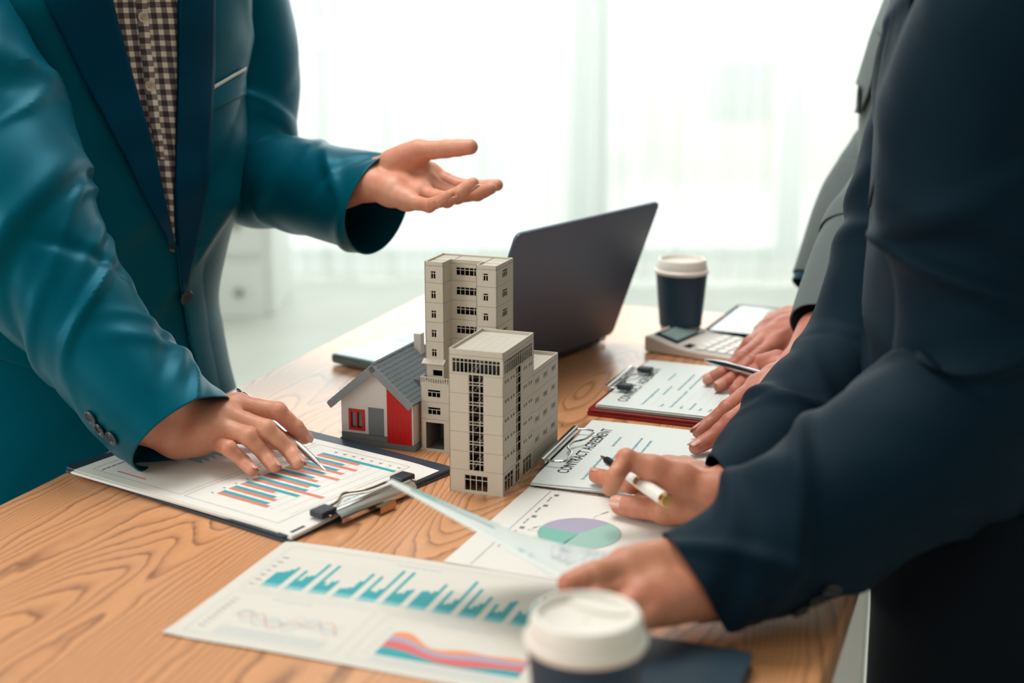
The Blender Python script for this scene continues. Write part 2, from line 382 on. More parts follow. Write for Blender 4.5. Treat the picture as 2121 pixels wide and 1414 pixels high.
# --- tower behind on the left
tp = T(873, 930)
B2 = thing('model_building', 'tallest grey model tower, notched at the front with garage and balcony below', 'model building', tp, R(-20))
B2.location.z = TZ
ht = .2; xa, xb, xc, xd = .002, .023, .059, .0815; da, db, dc = .0105, .031, .060
lt = [.0735, .0953, .1160, .1366, .1574, .1782, .1962]
def col_holes(x, w_, dz, h_): return [(x, z + dz, w_, h_) for z in lt[1:-1]]
hA = col_holes(.0068, .0058, .0035 + .0008, .0088) ; hA = [(.0068, z + .0040, .0058, .0088) for z in lt[1:-1]] + [(.0075, .0785, .0115, .0072)]
facade(B2, (xa, da, 0), X, Y, xb - xa, lt, hA)
for q in hA[:-1]: window(B2, (xa, da, 0), X, Y, *q, 2, (2, 1), bar=.0006)
window(B2, (xa, da, 0), X, Y, *hA[-1], 1, (1,), bar=.0006)
facade(B2, (xb, da, 0), Y, -X, db - da, lt, [])
hB = [(.0055, z + .0052, .030, .0092) for z in lt[:-1]]
facade(B2, (xb, db, 0), X, Y, xc - xb, lt, hB)
for q in hB: window(B2, (xb, db, 0), X, Y, *q, 6, (2, 1), bar=.0007)
facade(B2, (xc, db, 0), -Y, X, db - da, lt, [])
hC = [(.0075, z + .0055, .0062, .0088) for z in lt[:-1]]
facade(B2, (xc, da, 0), X, Y, xd - xc, lt, hC)
for q in hC: window(B2, (xc, da, 0), X, Y, *q, 2, (2.4, 1), bar=.0008, skip_top=1)
hD = [(.0175, z + .0062, .0145, .0088) for z in lt[:-1]]
facade(B2, (xd, da, 0), Y, -X, dc - da, lt, hD)
for q in hD: window(B2, (xd, da, 0), Y, -X, *q, 3, (2.4, 1), bar=.0008, skip_top=1)
facade(B2, (xd, dc, 0), -X, -Y, xd - xa, lt, []); facade(B2, (xa, dc, 0), -Y, X, dc - da, lt, [])
coping(B2, [(xa, da), (xb, da), (xb, db), (xc, db), (xc, da), (xd, da), (xd, dc), (xa, dc)], .1962, .2003)
for (x0, x1, y0, y1) in ((xa, xb, da, db), (xc, xd, da, db), (xa, xb, db, dc), (xb, xc, db, dc), (xc, xd, db, dc)):
    for k in range(2):
        ya = y0 + .0011 + k * (y1 - y0 - .0011) / 2
        mb = MB(); mb.box((x0 + .0011, ya, .1958), (x1 - .0011 if x1 == xd else x1 - .00006, ya + (y1 - y0 - .0022) / 2 - .0001, .1984)); mb.build('roof_slab', roof_tile, B2)
mb = MB(); mb.prism([(xa + .006, da + .009), (xb - .002, da + .009), (xb - .002, db + .009), (xc + .002, db + .009), (xc + .002, da + .009), (xd - .009, da + .009), (xd - .009, dc - .002), (xa + .006, dc - .002)], .074, .1955); mb.build('inner_core', M('model_dark_core', (26, 28, 32), .8), B2)  # near-black box gives the tower windows their inside shade
# podium
pw = .0815; pd_ = .058; lp = [0, .0345, .0533, .0715]
hP = [(.0078, .0582, .0150, .0088), (.0078, .0392, .0150, .0088), (.0055, .0008, .0205, .0300)]
facade(B2, (0, 0, 0), X, Y, pw, lp, hP)
for q in hP[:2]: window(B2, (0, 0, 0), X, Y, *q, 3, (1.9, 1), bar=.0007, skip_top=1)
facade(B2, (pw, 0, 0), Y, -X, pd_, lp, []); facade(B2, (0, pd_, 0), -Y, X, pd_, lp, []); facade(B2, (pw, pd_, 0), -X, -Y, pw, lp, [])
mb = MB(); mb.box((.0, .0, .0713), (pw, pd_, .0732)); mb.build('balcony_slab', stone, B2)
mb = MB(); mb.box((.027, .012, .002), (pw - .003, pd_ - .004, .070)); mb.box((.002, .012, .036), (.0269, pd_ - .004, .070)); mb.build('inner_core', MATS['model_dark_core'], B2)['kind'] = 'stuff'  # dark boxes paint the shade inside the podium
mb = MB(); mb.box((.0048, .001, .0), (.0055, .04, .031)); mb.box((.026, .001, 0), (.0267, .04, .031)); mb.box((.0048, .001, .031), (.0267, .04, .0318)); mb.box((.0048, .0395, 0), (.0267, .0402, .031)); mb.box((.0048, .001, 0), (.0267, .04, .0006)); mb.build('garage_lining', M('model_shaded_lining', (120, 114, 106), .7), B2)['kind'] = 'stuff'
mb = MB(); mb.box((-.0006, -.0016, 0), (.034, .0, .0022)); mb.build('plinth', stone, B2)
# balcony railing: top rail, bottom rail, balusters
def railing(o, u_, L_, nb):
    u_ = Vector(u_); o = Vector(o); nn = Vector((-u_.y, u_.x, 0))
    mb = MB(); mb.obox(o + Vector((0, 0, .0058)), u_ * L_, nn * .0009, (0, 0, .0009)); mb.build('rail', stone, B2)
    mb = MB(); mb.obox(o, u_ * L_, nn * .0009, (0, 0, .0006)); mb.build('rail', stone, B2)
    me = None
    for k in range(nb + 1):
        mb = MB(); mb.obox(o + u_ * (k * (L_ - .0008) / nb) + Vector((0, 0, .0006)), u_ * .0008, nn * .0008, (0, 0, .0052)); mb.build('baluster', stone, B2)
railing((0, 0, .0732), X, .046, 17); railing((0, .0103, .0732), -Y, .0094, 3)
# tiled awning over the balcony door
for k in range(9):
    mb = MB(); x0 = xa - .0022 + k * .0028
    mb.add([(x0, da, .0972), (x0 + .0026, da, .0972), (x0 + .0026, da - .0065, .0934), (x0, da - .0065, .0934),
            (x0, da, .0964), (x0 + .0026, da, .0964), (x0 + .0026, da - .0065, .0926), (x0, da - .0065, .0926)],
           [(0, 3, 2, 1), (4, 5, 6, 7), (3, 7, 6, 2), (0, 4, 7, 3), (1, 2, 6, 5), (0, 1, 5, 4)])
    mb.build('awning_slat', stone, B2)
# --- little house
H = thing('model_house', 'small white model house with grey tiled roof and one red board wall', 'model house', T(709, 915), R(-22)); H.location.z = TZ
hw_, hd = .0855, .107; zb = .0125
hwhite = M('house_white_plastic', (222, 212, 207), .5); red = M('house_red_plastic', (196, 8, 4), .42); grey = M('house_grey_plastic', (112, 116, 120), .5)
mb = MB(); mb.box((-.001, -.0025, 0), (hw_ + .003, hd + .003, .0062)); mb.build('plinth', M('house_base_plastic', (104, 108, 112), .5), H, bevel=.0003)
mb = MB(); mb.box((0, -.0006, .0064), (.0553, hd, .0122)); mb.build('base_course', grey, H)
zr, ze = .086, .0495; xm = hw_ / 2
def gz(x): return zr - abs(x - xm) / xm * (zr - ze)
def hwall(x0, x1, y0, mat, name, holes=(), t=.0012):
    mb = MB(); xs = sorted({x0, x1} | ({xm} if x0 < xm < x1 else set()) | {c for h in holes for c in (h[0], h[0] + h[2])})
    for a, c in zip(xs[:-1], xs[1:]):
        segs = [(zb, None)]; hh = [h for h in holes if h[0] <= a and c <= h[0] + h[2]]
        if hh: h = hh[0]; segs = [(zb, h[1]), (h[1] + h[3], None)]
        for z0, z1 in segs:
            za, zc = (gz(a), gz(c)) if z1 is None else (z1, z1)
            mb.add([(a, y0, z0), (c, y0, z0), (c, y0, zc), (a, y0, za), (a, y0 + t, z0), (c, y0 + t, z0), (c, y0 + t, zc), (a, y0 + t, za)],
                   [(0, 1, 2, 3), (5, 4, 7, 6), (0, 4, 5, 1), (1, 5, 6, 2), (2, 6, 7, 3), (3, 7, 4, 0)])
    return mb.build(name, mat, H)
hole = (.0145, .0195, .0265, .0325)
hwall(.0, .0548, 0, hwhite, 'wall', [(.0113, .0182, .0148, .0185)])
nb = 9
for k in range(nb):
    a = .0553 + k * (.0835 - .0553) / nb; hwall(a, a + (.0835 - .0553) / nb - .00012, -.0016, red, 'board', t=.0016)
for k in range(nb):
    a = .0553 + k * (.0835 - .0553) / nb; mb = MB(); mb.box((a, -.0016, .0062), (a + (.0835 - .0553) / nb - .00012, 0, zb)); mb.build('board', red, H)
hwall(.0, hw_, hd - .0012, hwhite, 'wall')
mb = MB(); mb.box((0, .0012, zb), (.0012, hd - .0012, gz(0))); mb.build('wall', hwhite, H)
mb = MB(); wall_mb(mb, (hw_, 0, 0), Y, -X, hd - .0012, gz(0) - .0064, [(.018, .018, .022, .026)], t=.0012, z0=.0064); mb.build('wall', hwhite, H)
mb = MB(); mb.box((.0835, -.0006, .0064), (hw_, .0012, ze)); mb.build('corner_post', hwhite, H)
mb = MB(); mb.box((.006, .03, zb), (hw_ - .006, .031, .07)); mb.build('inner_wall', M('house_inner', (120, 122, 128), .7), H)
def rwin(o, ux, nin, x, z, w_, h_, cols=2):
    mb = MB(); b_ = .0028; t_ = .0022
    f = lambda a, c, e_, g_: mb.obox(Vector(o) + Vector(ux) * a + Vector((0, 0, c)) - Vector(nin) * .0012, Vector(ux) * e_, Vector(nin) * t_, (0, 0, g_))
    f(x, z, w_, b_); f(x, z + h_ - b_, w_, b_); f(x, z + b_, b_, h_ - 2 * b_); f(x + w_ - b_, z + b_, b_, h_ - 2 * b_); f(x + w_ / 2 - .0009, z + b_, .0018, h_ - 2 * b_)
    wn = mb.build('window', red, H)
    mb = MB(); mb.obox(Vector(o) + Vector(ux) * (x + b_) + Vector((0, 0, z + b_)) + Vector(nin) * .0007, Vector(ux) * (w_ - 2 * b_), Vector(nin) * .0003, (0, 0, h_ - 2 * b_)); mb.build('pane', glass, wn)
rwin((0, 0, 0), X, Y, .0092, .0158, .0190, .0232)
rwin((hw_, 0, 0), Y, -X, .016, .0165, .026, .030)
mb = MB(); mb.box((.0328, -.0010, .0128), (.0505, .0, .0425)); mb.build('door', grey, H)
# roof: two slopes of pantiles (rows x columns), fascia boards, ridge
rm = M('house_roof_plastic', (120, 128, 134), .42)
y0r, y1r = -.0085, .1085
for sgn in (-1, 1):
    ex = .0115 if sgn < 0 else .0030
    ze2 = ze - ex / xm * (zr - ze)
    xe = xm + sgn * (xm + ex)
    base = Vector((xm, 0, zr + .0055)); down = Vector((xe, 0, ze2 + .0055)) - base; L = down.length; du = down.normalized(); nr = Vector((-du.z * sgn, 0, du.x * sgn)); 
    if nr.z < 0: nr = -nr
    mb = MB(); mb.obox(base + Vector((0, y0r + .0004, 0)) - nr * .0022, du * L, (0, y1r - y0r - .0008, 0), nr * .0014); mb.build('roof_slope', M('house_roof_dark', (44, 50, 58), .6), H, fixn=True)
    rows = 29; cols = 11; dy = (y1r - y0r) / rows; dl = L / cols
    # columns run down the slope: each column of tiles is a stepped half-round strip
    for r_ in range(rows):
        mb = MB(); ns = 5
        for c_ in range(cols):
            vs = []
            for q, lift in ((0, .0), (1, .0005)):
                for s_ in range(ns + 1):
                    a_ = s_ / ns; yy = y0r + dy * (r_ + a_ * .80); hh = .0019 * math.sin(PI * a_) ** .8 + lift
                    vs.append(base + du * (dl * (c_ + q)) + Vector((0, yy, 0)) + nr * (hh - .0006))
            for s_ in range(ns + 1): vs.append(vs[ns + 1 + s_] - nr * .0012)
            mb.add(vs, [(s_, s_ + 1, ns + 2 + s_, ns + 1 + s_) for s_ in range(ns)] + [(ns + 1 + s_, ns + 2 + s_, 2 * ns + 3 + s_, 2 * ns + 2 + s_) for s_ in range(ns)])
        mb.build('tile_row', rm, H, smooth=True)['kind'] = 'stuff'
    mb = MB(); mb.obox(base + Vector((0, y0r - .001, 0)) - nr * .0068, du * (L + .0005), (0, .0014, 0), nr * .0074); mb.build('fascia', M('house_fascia_plastic', (132, 136, 138), .5), H, fixn=True)
mb = MB(); mb.tube([(xm, y0r, zr + .0062), (xm, y1r, zr + .0062)], .0015, 8); mb.build('ridge', rm, H, smooth=True)
for k in range(24):
    mb = MB(); yk = y0r + .002 + k * .0048; mb.tube([(xm, yk, zr + .0062), (xm, yk + .0016, zr + .0062)], .0021, 8); mb.build('ridge_tile', rm, H)
mb = MB(); mb.box((xm + .004, .083, zr - .006), (xm + .0125, .092, zr + .0195)); mb.build('chimney', hwhite, H, bevel=.0003)

# ---------------------------------------------------------------- paper helpers
paper = M('white_paper', (236, 232, 226), .55); paper_c = M('cool_white_paper', (228, 233, 230), .5)
def ink(name, rgb): return M('ink_' + name, rgb, .6)
TEAL, SALMON, BLACK = ink('teal', (40, 165, 175)), ink('salmon', (226, 128, 112)), ink('black', (34, 36, 42))
GREYL, LILAC, SEA, SEA2, BLUET = ink('grey', (120, 118, 120)), ink('lilac', (172, 165, 190)), ink('sea', (122, 185, 172)), ink('pale_sea', (158, 195, 185)), ink('blue_text', (95, 175, 190))
ORANGE, PINK, PALE = ink('orange', (240, 150, 105)), ink('pink', (225, 105, 105)), ink('faint', (200, 208, 214))
class Sheet:
    'rectangle lying on the table; local x along ex, y along ey, surface height function'
    def __init__(s, o, ang, lx, ly, z, fz=None):
        s.o = Vector((o.x, o.y, 0)); s.a = ang; s.ex = Vector((math.cos(ang), math.sin(ang), 0)); s.ey = Vector((-s.ex.y, s.ex.x, 0))
        s.lx, s.ly, s.z, s.fz = lx, ly, z, fz or (lambda x, y: 0)
    def P(s, x, y, dz=0): return s.o + s.ex * x + s.ey * y + Vector((0, 0, TZ + s.z + s.fz(x, y) + dz))
    def loc(s, u, v):
        p = T(u, v, s.z) - s.o; return (p.dot(s.ex), p.dot(s.ey))
    def body(s, name, mat, parent=None, t=.0004, nx=24, ny=24, top=True):
        mb = MB(); vs = [s.P(s.lx * i / nx, s.ly * j / ny) for j in range(ny + 1) for i in range(nx + 1)]
        vb = [q - Vector((0, 0, t)) for q in vs]; W_ = nx + 1; N = len(vs)
        fs = [(j * W_ + i, j * W_ + i + 1, (j + 1) * W_ + i + 1, (j + 1) * W_ + i) for j in range(ny) for i in range(nx)]
        fb = [tuple(reversed([q + N for q in f])) for f in fs]
        rim = [i for i in range(nx)] + [nx + j * W_ for j in range(ny)] + [ny * W_ + i for i in range(nx, 0, -1)] + [j * W_ for j in range(ny, 0, -1)]
        fr_ = [(rim[k], rim[k - 1], rim[k - 1] + N, rim[k] + N) for k in range(len(rim))]
        fr_ = [tuple(reversed(f)) for f in fr_]
        mb.add(vs + vb, fs + fb + fr_); return mb.build(name, mat, parent)
    def quad(s, mb, pts, mi=0, dz=.00012, sub=1):
        mb.add([s.P(x, y, dz) for x, y in pts], [tuple(range(len(pts)))], mi)
    def rect(s, mb, x, y, w_, h_, mi=0, dz=.00012):
        n_ = max(1, int(max(abs(w_), abs(h_)) / .02))
        for k in range(n_):
            if abs(w_) > abs(h_): s.quad(mb, [(x + w_ * k / n_, y), (x + w_ * (k + 1) / n_, y), (x + w_ * (k + 1) / n_, y + h_), (x + w_ * k / n_, y + h_)], mi, dz)
            else: s.quad(mb, [(x, y + h_ * k / n_), (x + w_, y + h_ * k / n_), (x + w_, y + h_ * (k + 1) / n_), (x, y + h_ * (k + 1) / n_)], mi, dz)
    def line(s, mb, a, c, t=.0005, mi=0, dz=.00012):
        a, c = Vector(a), Vector(c); d = c - a; n_ = max(1, int(d.length / .02)); nn = Vector((-d.y, d.x)).normalized() * t / 2
        for k in range(n_):
            p, q = a + d * (k / n_), a + d * ((k + 1) / n_); s.quad(mb, [p - nn, q - nn, q + nn, p + nn], mi, dz)
    def text(s, mb, txt, x, y, size, ang=0, mi=0, dz=.00015, bold=0, sx=1):
        cu = bpy.data.curves.new('txt', 'FONT'); cu.body = txt; cu.size = size; cu.offset = bold; cu.resolution_u = 3
        ob = bpy.data.objects.new('txt', cu); COL.objects.link(ob); dg = bpy.context.evaluated_depsgraph_get(); dg.update()
        me = bpy.data.meshes.new_from_object(ob.evaluated_get(dg)); ca, sa = math.cos(ang), math.sin(ang)
        mb.add([s.P(x + (v.co.x * sx) * ca - v.co.y * sa, y + (v.co.x * sx) * sa + v.co.y * ca, dz) for v in me.vertices], [tuple(p.vertices) for p in me.polygons], mi)
        wdt = max([v.co.x for v in me.vertices] or [0]) * sx
        bpy.data.objects.remove(ob); bpy.data.curves.remove(cu); bpy.data.meshes.remove(me); return wdt
    def scribble(s, mb, x, y, w_, size, ang=0, mi=0, rnd=random):
        'small unreadable print: a run of tiny word strokes'
        ca, sa = math.cos(ang), math.sin(ang); p = 0
        while p < w_:
            q = min(rnd.uniform(1.2, 4) * size, w_ - p); hh = size * rnd.uniform(.45, .7)
            a = [(p, 0), (p + q, 0), (p + q, hh), (p, hh)]
            s.quad(mb, [(x + cx * ca - cy * sa, y + cx * sa + cy * ca) for cx, cy in a], mi); p += q + size * .45
def prints(mb, name, mats, parent):
    o = mb.build(name, mats, parent); o['kind'] = 'stuff'; return o
metal = M('bright_metal', (205, 205, 205), .18, 1.0); dkmetal = M('dark_rubber', (30, 38, 48), .45); 

# ---------------------------------------------------------------- dark clipboard folder with the bar chart (left)
ob_ = T(597, 1118); a_ = R(53.0)
S0 = Sheet(T(592, 1126), a_, .230, .312, .0)
cb = thing('clipboard', 'dark blue clipboard folder with a bar chart under the left hand', 'clipboard', (S0.P(0, 0)[:2] + (TZ,)) if False else tuple(S0.P(.115, .156)), 0)
inv = Matrix.Translation(-Vector(cb.location))
def P_under(o, parent):           # keep world placement under an empty at some base point
    o.parent = parent; o.matrix_parent_inverse = parent.matrix_basis.inverted(); return o
navy = M('navy_leatherette', (38, 54, 70), .45); noise_bump(navy, 1500, .25, .0004)
mb = MB()
def rounded(x0, y0, x1, y1, r, n_=6):
    pts = []
    for cx, cy, a0 in ((x1 - r, y0 + r, -90), (x1 - r, y1 - r, 0), (x0 + r, y1 - r, 90), (x0 + r, y0 + r, 180)):
        for k in range(n_ + 1): a = R(a0 + 90 * k / n_); pts.append((cx + r * math.cos(a), cy + r * math.sin(a)))
    return pts
def slab(S, x0, y0, x1, y1, r, z0, z1, name, mat, parent, bevel=.0006):
    mb = MB(); pts = rounded(x0, y0, x1, y1, r); mb.prism([tuple((S.o + S.ex * x + S.ey * y)[:2]) for x, y in pts], TZ + z0, TZ + z1)
    return P_under(mb.build(name, mat, None, bevel=bevel), parent)
slab(S0, 0, 0, .236, .318, .006, .0002, .0030, 'back_cover', navy, cb); slab(S0, .001, .001, .235, .317, .006, .0032, .0062, 'board', navy, cb)
SA = Sheet(T(603, 1103, .0092), R(54.6), .210, .297, .0092, lambda x, y: -.0012 * math.exp(-(x / .03) ** 2) - .002 * math.exp(-(y / .02) ** 2) * (1 - math.exp(-((x - .105) / .05) ** 2)))
rs = random.Random(4)
for k in range(5):
    s_ = Sheet(SA.P(rs.uniform(-.0012, .0012) - .0003, rs.uniform(-.001, .001), 0), R(55.4 + rs.uniform(-.5, .4)), .210, .297, .0067 + k * .00045, SA.fz)
    P_under(s_.body('sheet', paper, t=.0005), cb)
ch = SA.body('chart_sheet', paper); P_under(ch, cb)
mb = MB(); mats = [TEAL, SALMON, GREYL, BLACK, BLUET]
# chart panel frames
SA_r = lambda pts: [SA.line(mb, pts[i], pts[(i + 1) % len(pts)], .00045, 2) for i in range(len(pts))]
bx0, by0 = SA.loc(445, 1022); bx1, by1 = SA.loc(690, 938)
SA_r([(.012, .028), (.198, .028), (.198, .150), (.012, .150)])
SA_r([(.012, .156), (.198, .156), (.198, .283), (.012, .283)])
teal_l = [.060, .054, .070, .066, .068, .046, .046, .050, .044, .098]
sal_l = [.066, .060, .044, .092, .060, .056, .070, .062, .066, .056]
xs0 = bx0 + .002; yb = by0; pitch = (.185 - xs0) / 10
for k in range(10):
    x = xs0 + k * pitch; w_ = pitch * .36
    SA.rect(mb, x, yb, w_, -sal_l[k], 1); SA.rect(mb, x + w_, yb, w_, -teal_l[k], 0)
    SA.scribble(mb, x, yb + .003, .003, .002, R(90), 3, rs)
for k in range(8): SA.line(mb, (xs0 - .001, yb - .012 * (k + 1)), (.192, yb - .012 * (k + 1)), .0002, 2); SA.scribble(mb, .1895, yb - .012 * (k + 1), .004, .002, R(90), 3, rs)
for k in range(12): SA.rect(mb, .085 + k * .003, .205 + (k % 3) * .004, .0018, .03 - (k % 4) * .004, 0)
SA.rect(mb, .020, .215, .0022, .042, 1); SA.scribble(mb, .040, .262, .006, .003, 0, 3, rs); SA.scribble(mb, .015, .272, .03, .0028, 0, 3, rs)
SA.scribble(mb, .085, .0145, .030, .003, 0, 4, rs); SA.rect(mb, .004, .004, .019, .0035, 3)
P_under(prints(mb, 'printed_chart', mats, None), cb)
# clip along the short edge
mb = MB(); S = Sheet(SA.o, SA.a, 1, 1, 0)
def LP(x, y, z): return S.P(x, y, z)
prof = [(-.013, .0048), (-.0135, .0085), (-.011, .012), (-.006, .014), (.002, .0128), (.0075, .0108)]
vs = []; nx = 12
for i in range(nx + 1):
    x = .052 + (.158 - .052) * i / nx
    for (yy, zz) in prof: vs.append(LP(x, yy, zz))
    for (yy, zz) in reversed(prof): vs.append(LP(x, yy + .0004, zz - .0010))
m_ = 2 * len(prof); mb.add(vs, [(i * m_ + k, (i + 1) * m_ + k, (i + 1) * m_ + (k + 1) % m_, i * m_ + (k + 1) % m_) for i in range(nx) for k in range(m_)] + [tuple(range(m_)), tuple(range(nx * m_ + m_ - 1, nx * m_ - 1, -1))])
P_under(mb.build('clip_plate', metal, None, smooth=True, fixn=True), cb)
mb = MB(); pts = []
for k in range(41):
    a = k / 40; x = .046 + .118 * a; yy = .008 + .010 * math.exp(-((a - .42) / .13) ** 2) * 1.2; pts.append(LP(x, yy + .004, .0122))
mb.tube([LP(.046, -.006, .011)] + pts + [LP(.164, -.006, .011)], .0013, 8); P_under(mb.build('clip_wire', M('bronze_wire', (150, 132, 118), .25, 1.0), None, smooth=True), cb)
for x in (.038, .150):
    mb = MB(); mb.obox(LP(x, -.002, .0096), S.ex * .020, S.ey * .016, (0, 0, .0065)); P_under(mb.build('rubber_tip', dkmetal, None, bevel=.0012), cb)
mb = MB(); mb.obox(LP(.095, -.022, .001), S.ex * .022, S.ey * .011, (0, 0, .0008)); mb.obox(LP(.095, -.022, .001), S.ex * .022, S.ey * .0008, (0, 0, .007)); mb.obox(LP(.095, -.022, .0075), S.ex * .022, S.ey * .006, (0, 0, .0008)); P_under(mb.build('hook', M('bronze_metal', (190, 160, 130), .25, 1.0), None), cb)['kind'] = 'stuff'

# ---------------------------------------------------------------- front report sheet
F = Sheet(T(335, 1312), R(70.5), .1965, .2, .0008)
F = Sheet(T(335, 1312, .001), R(-19.5), .300, .197, .0012, lambda x, y: .0006 * math.sin(x * 20) + .004 * max(0, 1 - x / .02) * max(0, 1 - y / .02) * .4)
fs_ = thing('report_sheet', 'nearest printed report with rows of teal bars and a striped area chart', 'paper', tuple(F.P(.15, .1)))
fs_.location.z = TZ; P_under(F.body('sheet', M('warm_white_paper', (226, 220, 211), .55)), fs_)
mb = MB(); mats = [TEAL, ink('pale_teal', (130, 200, 205)), PALE, GREYL, ORANGE, PINK, LILAC]
for r_ in ((.012, .094, .276, .092), (.012, .010, .125, .078), (.148, .010, .14, .078)):
    x, y, w_, h_ = r_
    for a, c in (((x, y), (x + w_, y)), ((x + w_, y), (x + w_, y + h_)), ((x + w_, y + h_), (x, y + h_)), ((x, y + h_), (x, y))): F.line(mb, a, c, .0004, 2)
rb = random.Random(11); base_y = .1035
heights = [[.020, .021, .023, .026, .030], [.027, .013, .020, .022, .040], [.040, .016, .012, .018, .020], [.011, .012, .014, .024, .036], [.034, .014, .013, .018, .046],
           [.046, .016, .017, .022, .024], [.024, .025, .023, .026, .037], [.030, .012, .014, .020, .047], [.038, .012, .016, .020, .030], [.022, .012, .014, .028, .030], [.018, .015, .034, .042, .040], [.02, .024, .03, .034, .036]]
for g, hs_ in enumerate(heights):
    x = .026 + g * .0215
    for k, h_ in enumerate(hs_):
        h_ *= 1.42
        F.rect(mb, x + k * .0031, base_y, .0029, h_, 0); F.rect(mb, x + k * .0031, base_y, .0029, .006, 1, .0002)
    F.scribble(mb, x, base_y - .004, .010, .002, 0, 2, rb)
for k in range(7): F.scribble(mb, .0155, base_y + k * .0095, .006, .003, 0, 3, rb); F.line(mb, (.024, base_y + k * .0095), (.286, base_y + k * .0095), .0002, 2)
F.scribble(mb, .115, .177, .04, .0035, 0, 2, rb)
for k in range(6): F.scribble(mb, .09 + k * .02, .1035, .012, .002, 0, 2, rb)
for ph, mi in ((0, 1), (1.2, 5), (2.3, 6), (3.3, 2)):
    pt = [(.036 + .09 * k / 26, .046 + .013 * math.sin(k * .55 + ph * 1.7) * math.cos(k * .21 + ph)) for k in range(27)]
    for a, c in zip(pt[:-1], pt[1:]): F.line(mb, a, c, .0006, mi)
for k in range(9): F.scribble(mb, .018, .022 + k * .0065, .006, .002, 0, 3, rb)
for k in range(5): F.scribble(mb, .035, .026 - k * .003, .09, .0018, 0, 2, rb)
F.scribble(mb, .05, .080, .035, .0035, 0, 2, rb); F.scribble(mb, .19, .083, .05, .0035, 0, 2, rb)
L4 = [(.0, .0)] ; nn = 24
def layer(x, k):
    a = x * 6; h0 = .0008; t1 = .009 + .006 * math.sin(a * 1.2 + 1.0) ; t2 = .009 + .002 * math.sin(a * 2 + .5); t3 = .0085 + .0015 * math.sin(a * 1.5 + 2); t4 = .007 + .003 * math.sin(a * 2.6)
    return [h0, h0 + t1 * (.9 - x * .3), h0 + t1 * (.9 - x * .3) + t2, h0 + t1 * (.9 - x * .3) + t2 + t3 * .8, h0 + t1 * (.9 - x * .3) + t2 + t3 * .8 + t4 * (1 - x * .5)][k]
for k, mi in enumerate((0, 5, 6, 4)):
    for i in range(nn):
        a, c = i / nn, (i + 1) / nn
        F.quad(mb, [(.165 + a * .112, .022 + layer(a, k)), (.165 + c * .112, .022 + layer(c, k)), (.165 + c * .112, .022 + layer(c, k + 1)), (.165 + a * .112, .022 + layer(a, k + 1))], mi)
for k in range(6): F.scribble(mb, .156, .022 + k * .0085, .006, .002, 0, 2, rb)
for k in range(3): F.scribble(mb, .165, .018 - k * .003, .11, .0018, 0, 2, rb)
P_under(prints(mb, 'printed_charts', mats, None), fs_)

# ---------------------------------------------------------------- pie chart sheet
G = Sheet(T(918, 1163, .001), R(-22), .290, .2005, .0012)
pg = thing('report_sheet', 'printed sheet with a lilac and green pie chart beside the front tower', 'paper', tuple(G.P(.15, .1))); pg.location.z = TZ
P_under(G.body('sheet', paper), pg)
mb = MB(); mats = [LILAC, SEA, SEA2, GREYL, TEAL, BLACK]
pc = G.loc(1200, 1107); rad = .5 * (G.loc(1286, 1110)[0] - G.loc(1114, 1110)[0])
cen = Vector(pc); cen = Vector(((G.loc(1286, 1110)[0] + G.loc(1114, 1100)[0]) / 2, (G.loc(1195, 1077)[1] + G.loc(1230, 1137)[1]) / 2)); rad = (Vector(G.loc(1286, 1110)) - Vector(G.loc(1114, 1100))).length / 2
def sector(a0, a1, mi):
    n_ = 24; G.quad(mb, [tuple(cen)] + [(cen.x + rad * math.cos(R(a0 + (a1 - a0) * k / n_)), cen.y + rad * math.sin(R(a0 + (a1 - a0) * k / n_))) for k in range(n_ + 1)], mi)
sector(62, 175, 0); sector(175, 258, 1); sector(258, 262, 5); sector(262, 422, 2)
for k in range(60):
    a, c = R(k * 6), R(k * 6 + 6); G.line(mb, (cen.x + rad * math.cos(a), cen.y + rad * math.sin(a)), (cen.x + rad * math.cos(c), cen.y + rad * math.sin(c)), .0004, 3, .0002)
for x in (.024, .205, .222): G.line(mb, (x, .003), (x, .197), .0005, 5)
for k in range(5):
    G.rect(mb, .031, .185 - k * .030, .0045, .0055, 3); G.scribble(mb, .0315, .168 - k * .030, .013, .003, R(90), 3, rb)
for a in (90, 192):
    c_, s_ = math.cos(R(a)), math.sin(R(a)); p1 = cen + Vector((c_, s_)) * rad; p2 = p1 + Vector((c_, s_)) * .010; G.line(mb, p1, p2, .0004, 3); p3 = p2 + Vector((.004, .006)); G.line(mb, p2, p3, .0004, 3); G.scribble(mb, p3.x, p3.y, .008, .0028, R(60), 3, rb)
P_under(prints(mb, 'printed_chart', mats, None), pg)

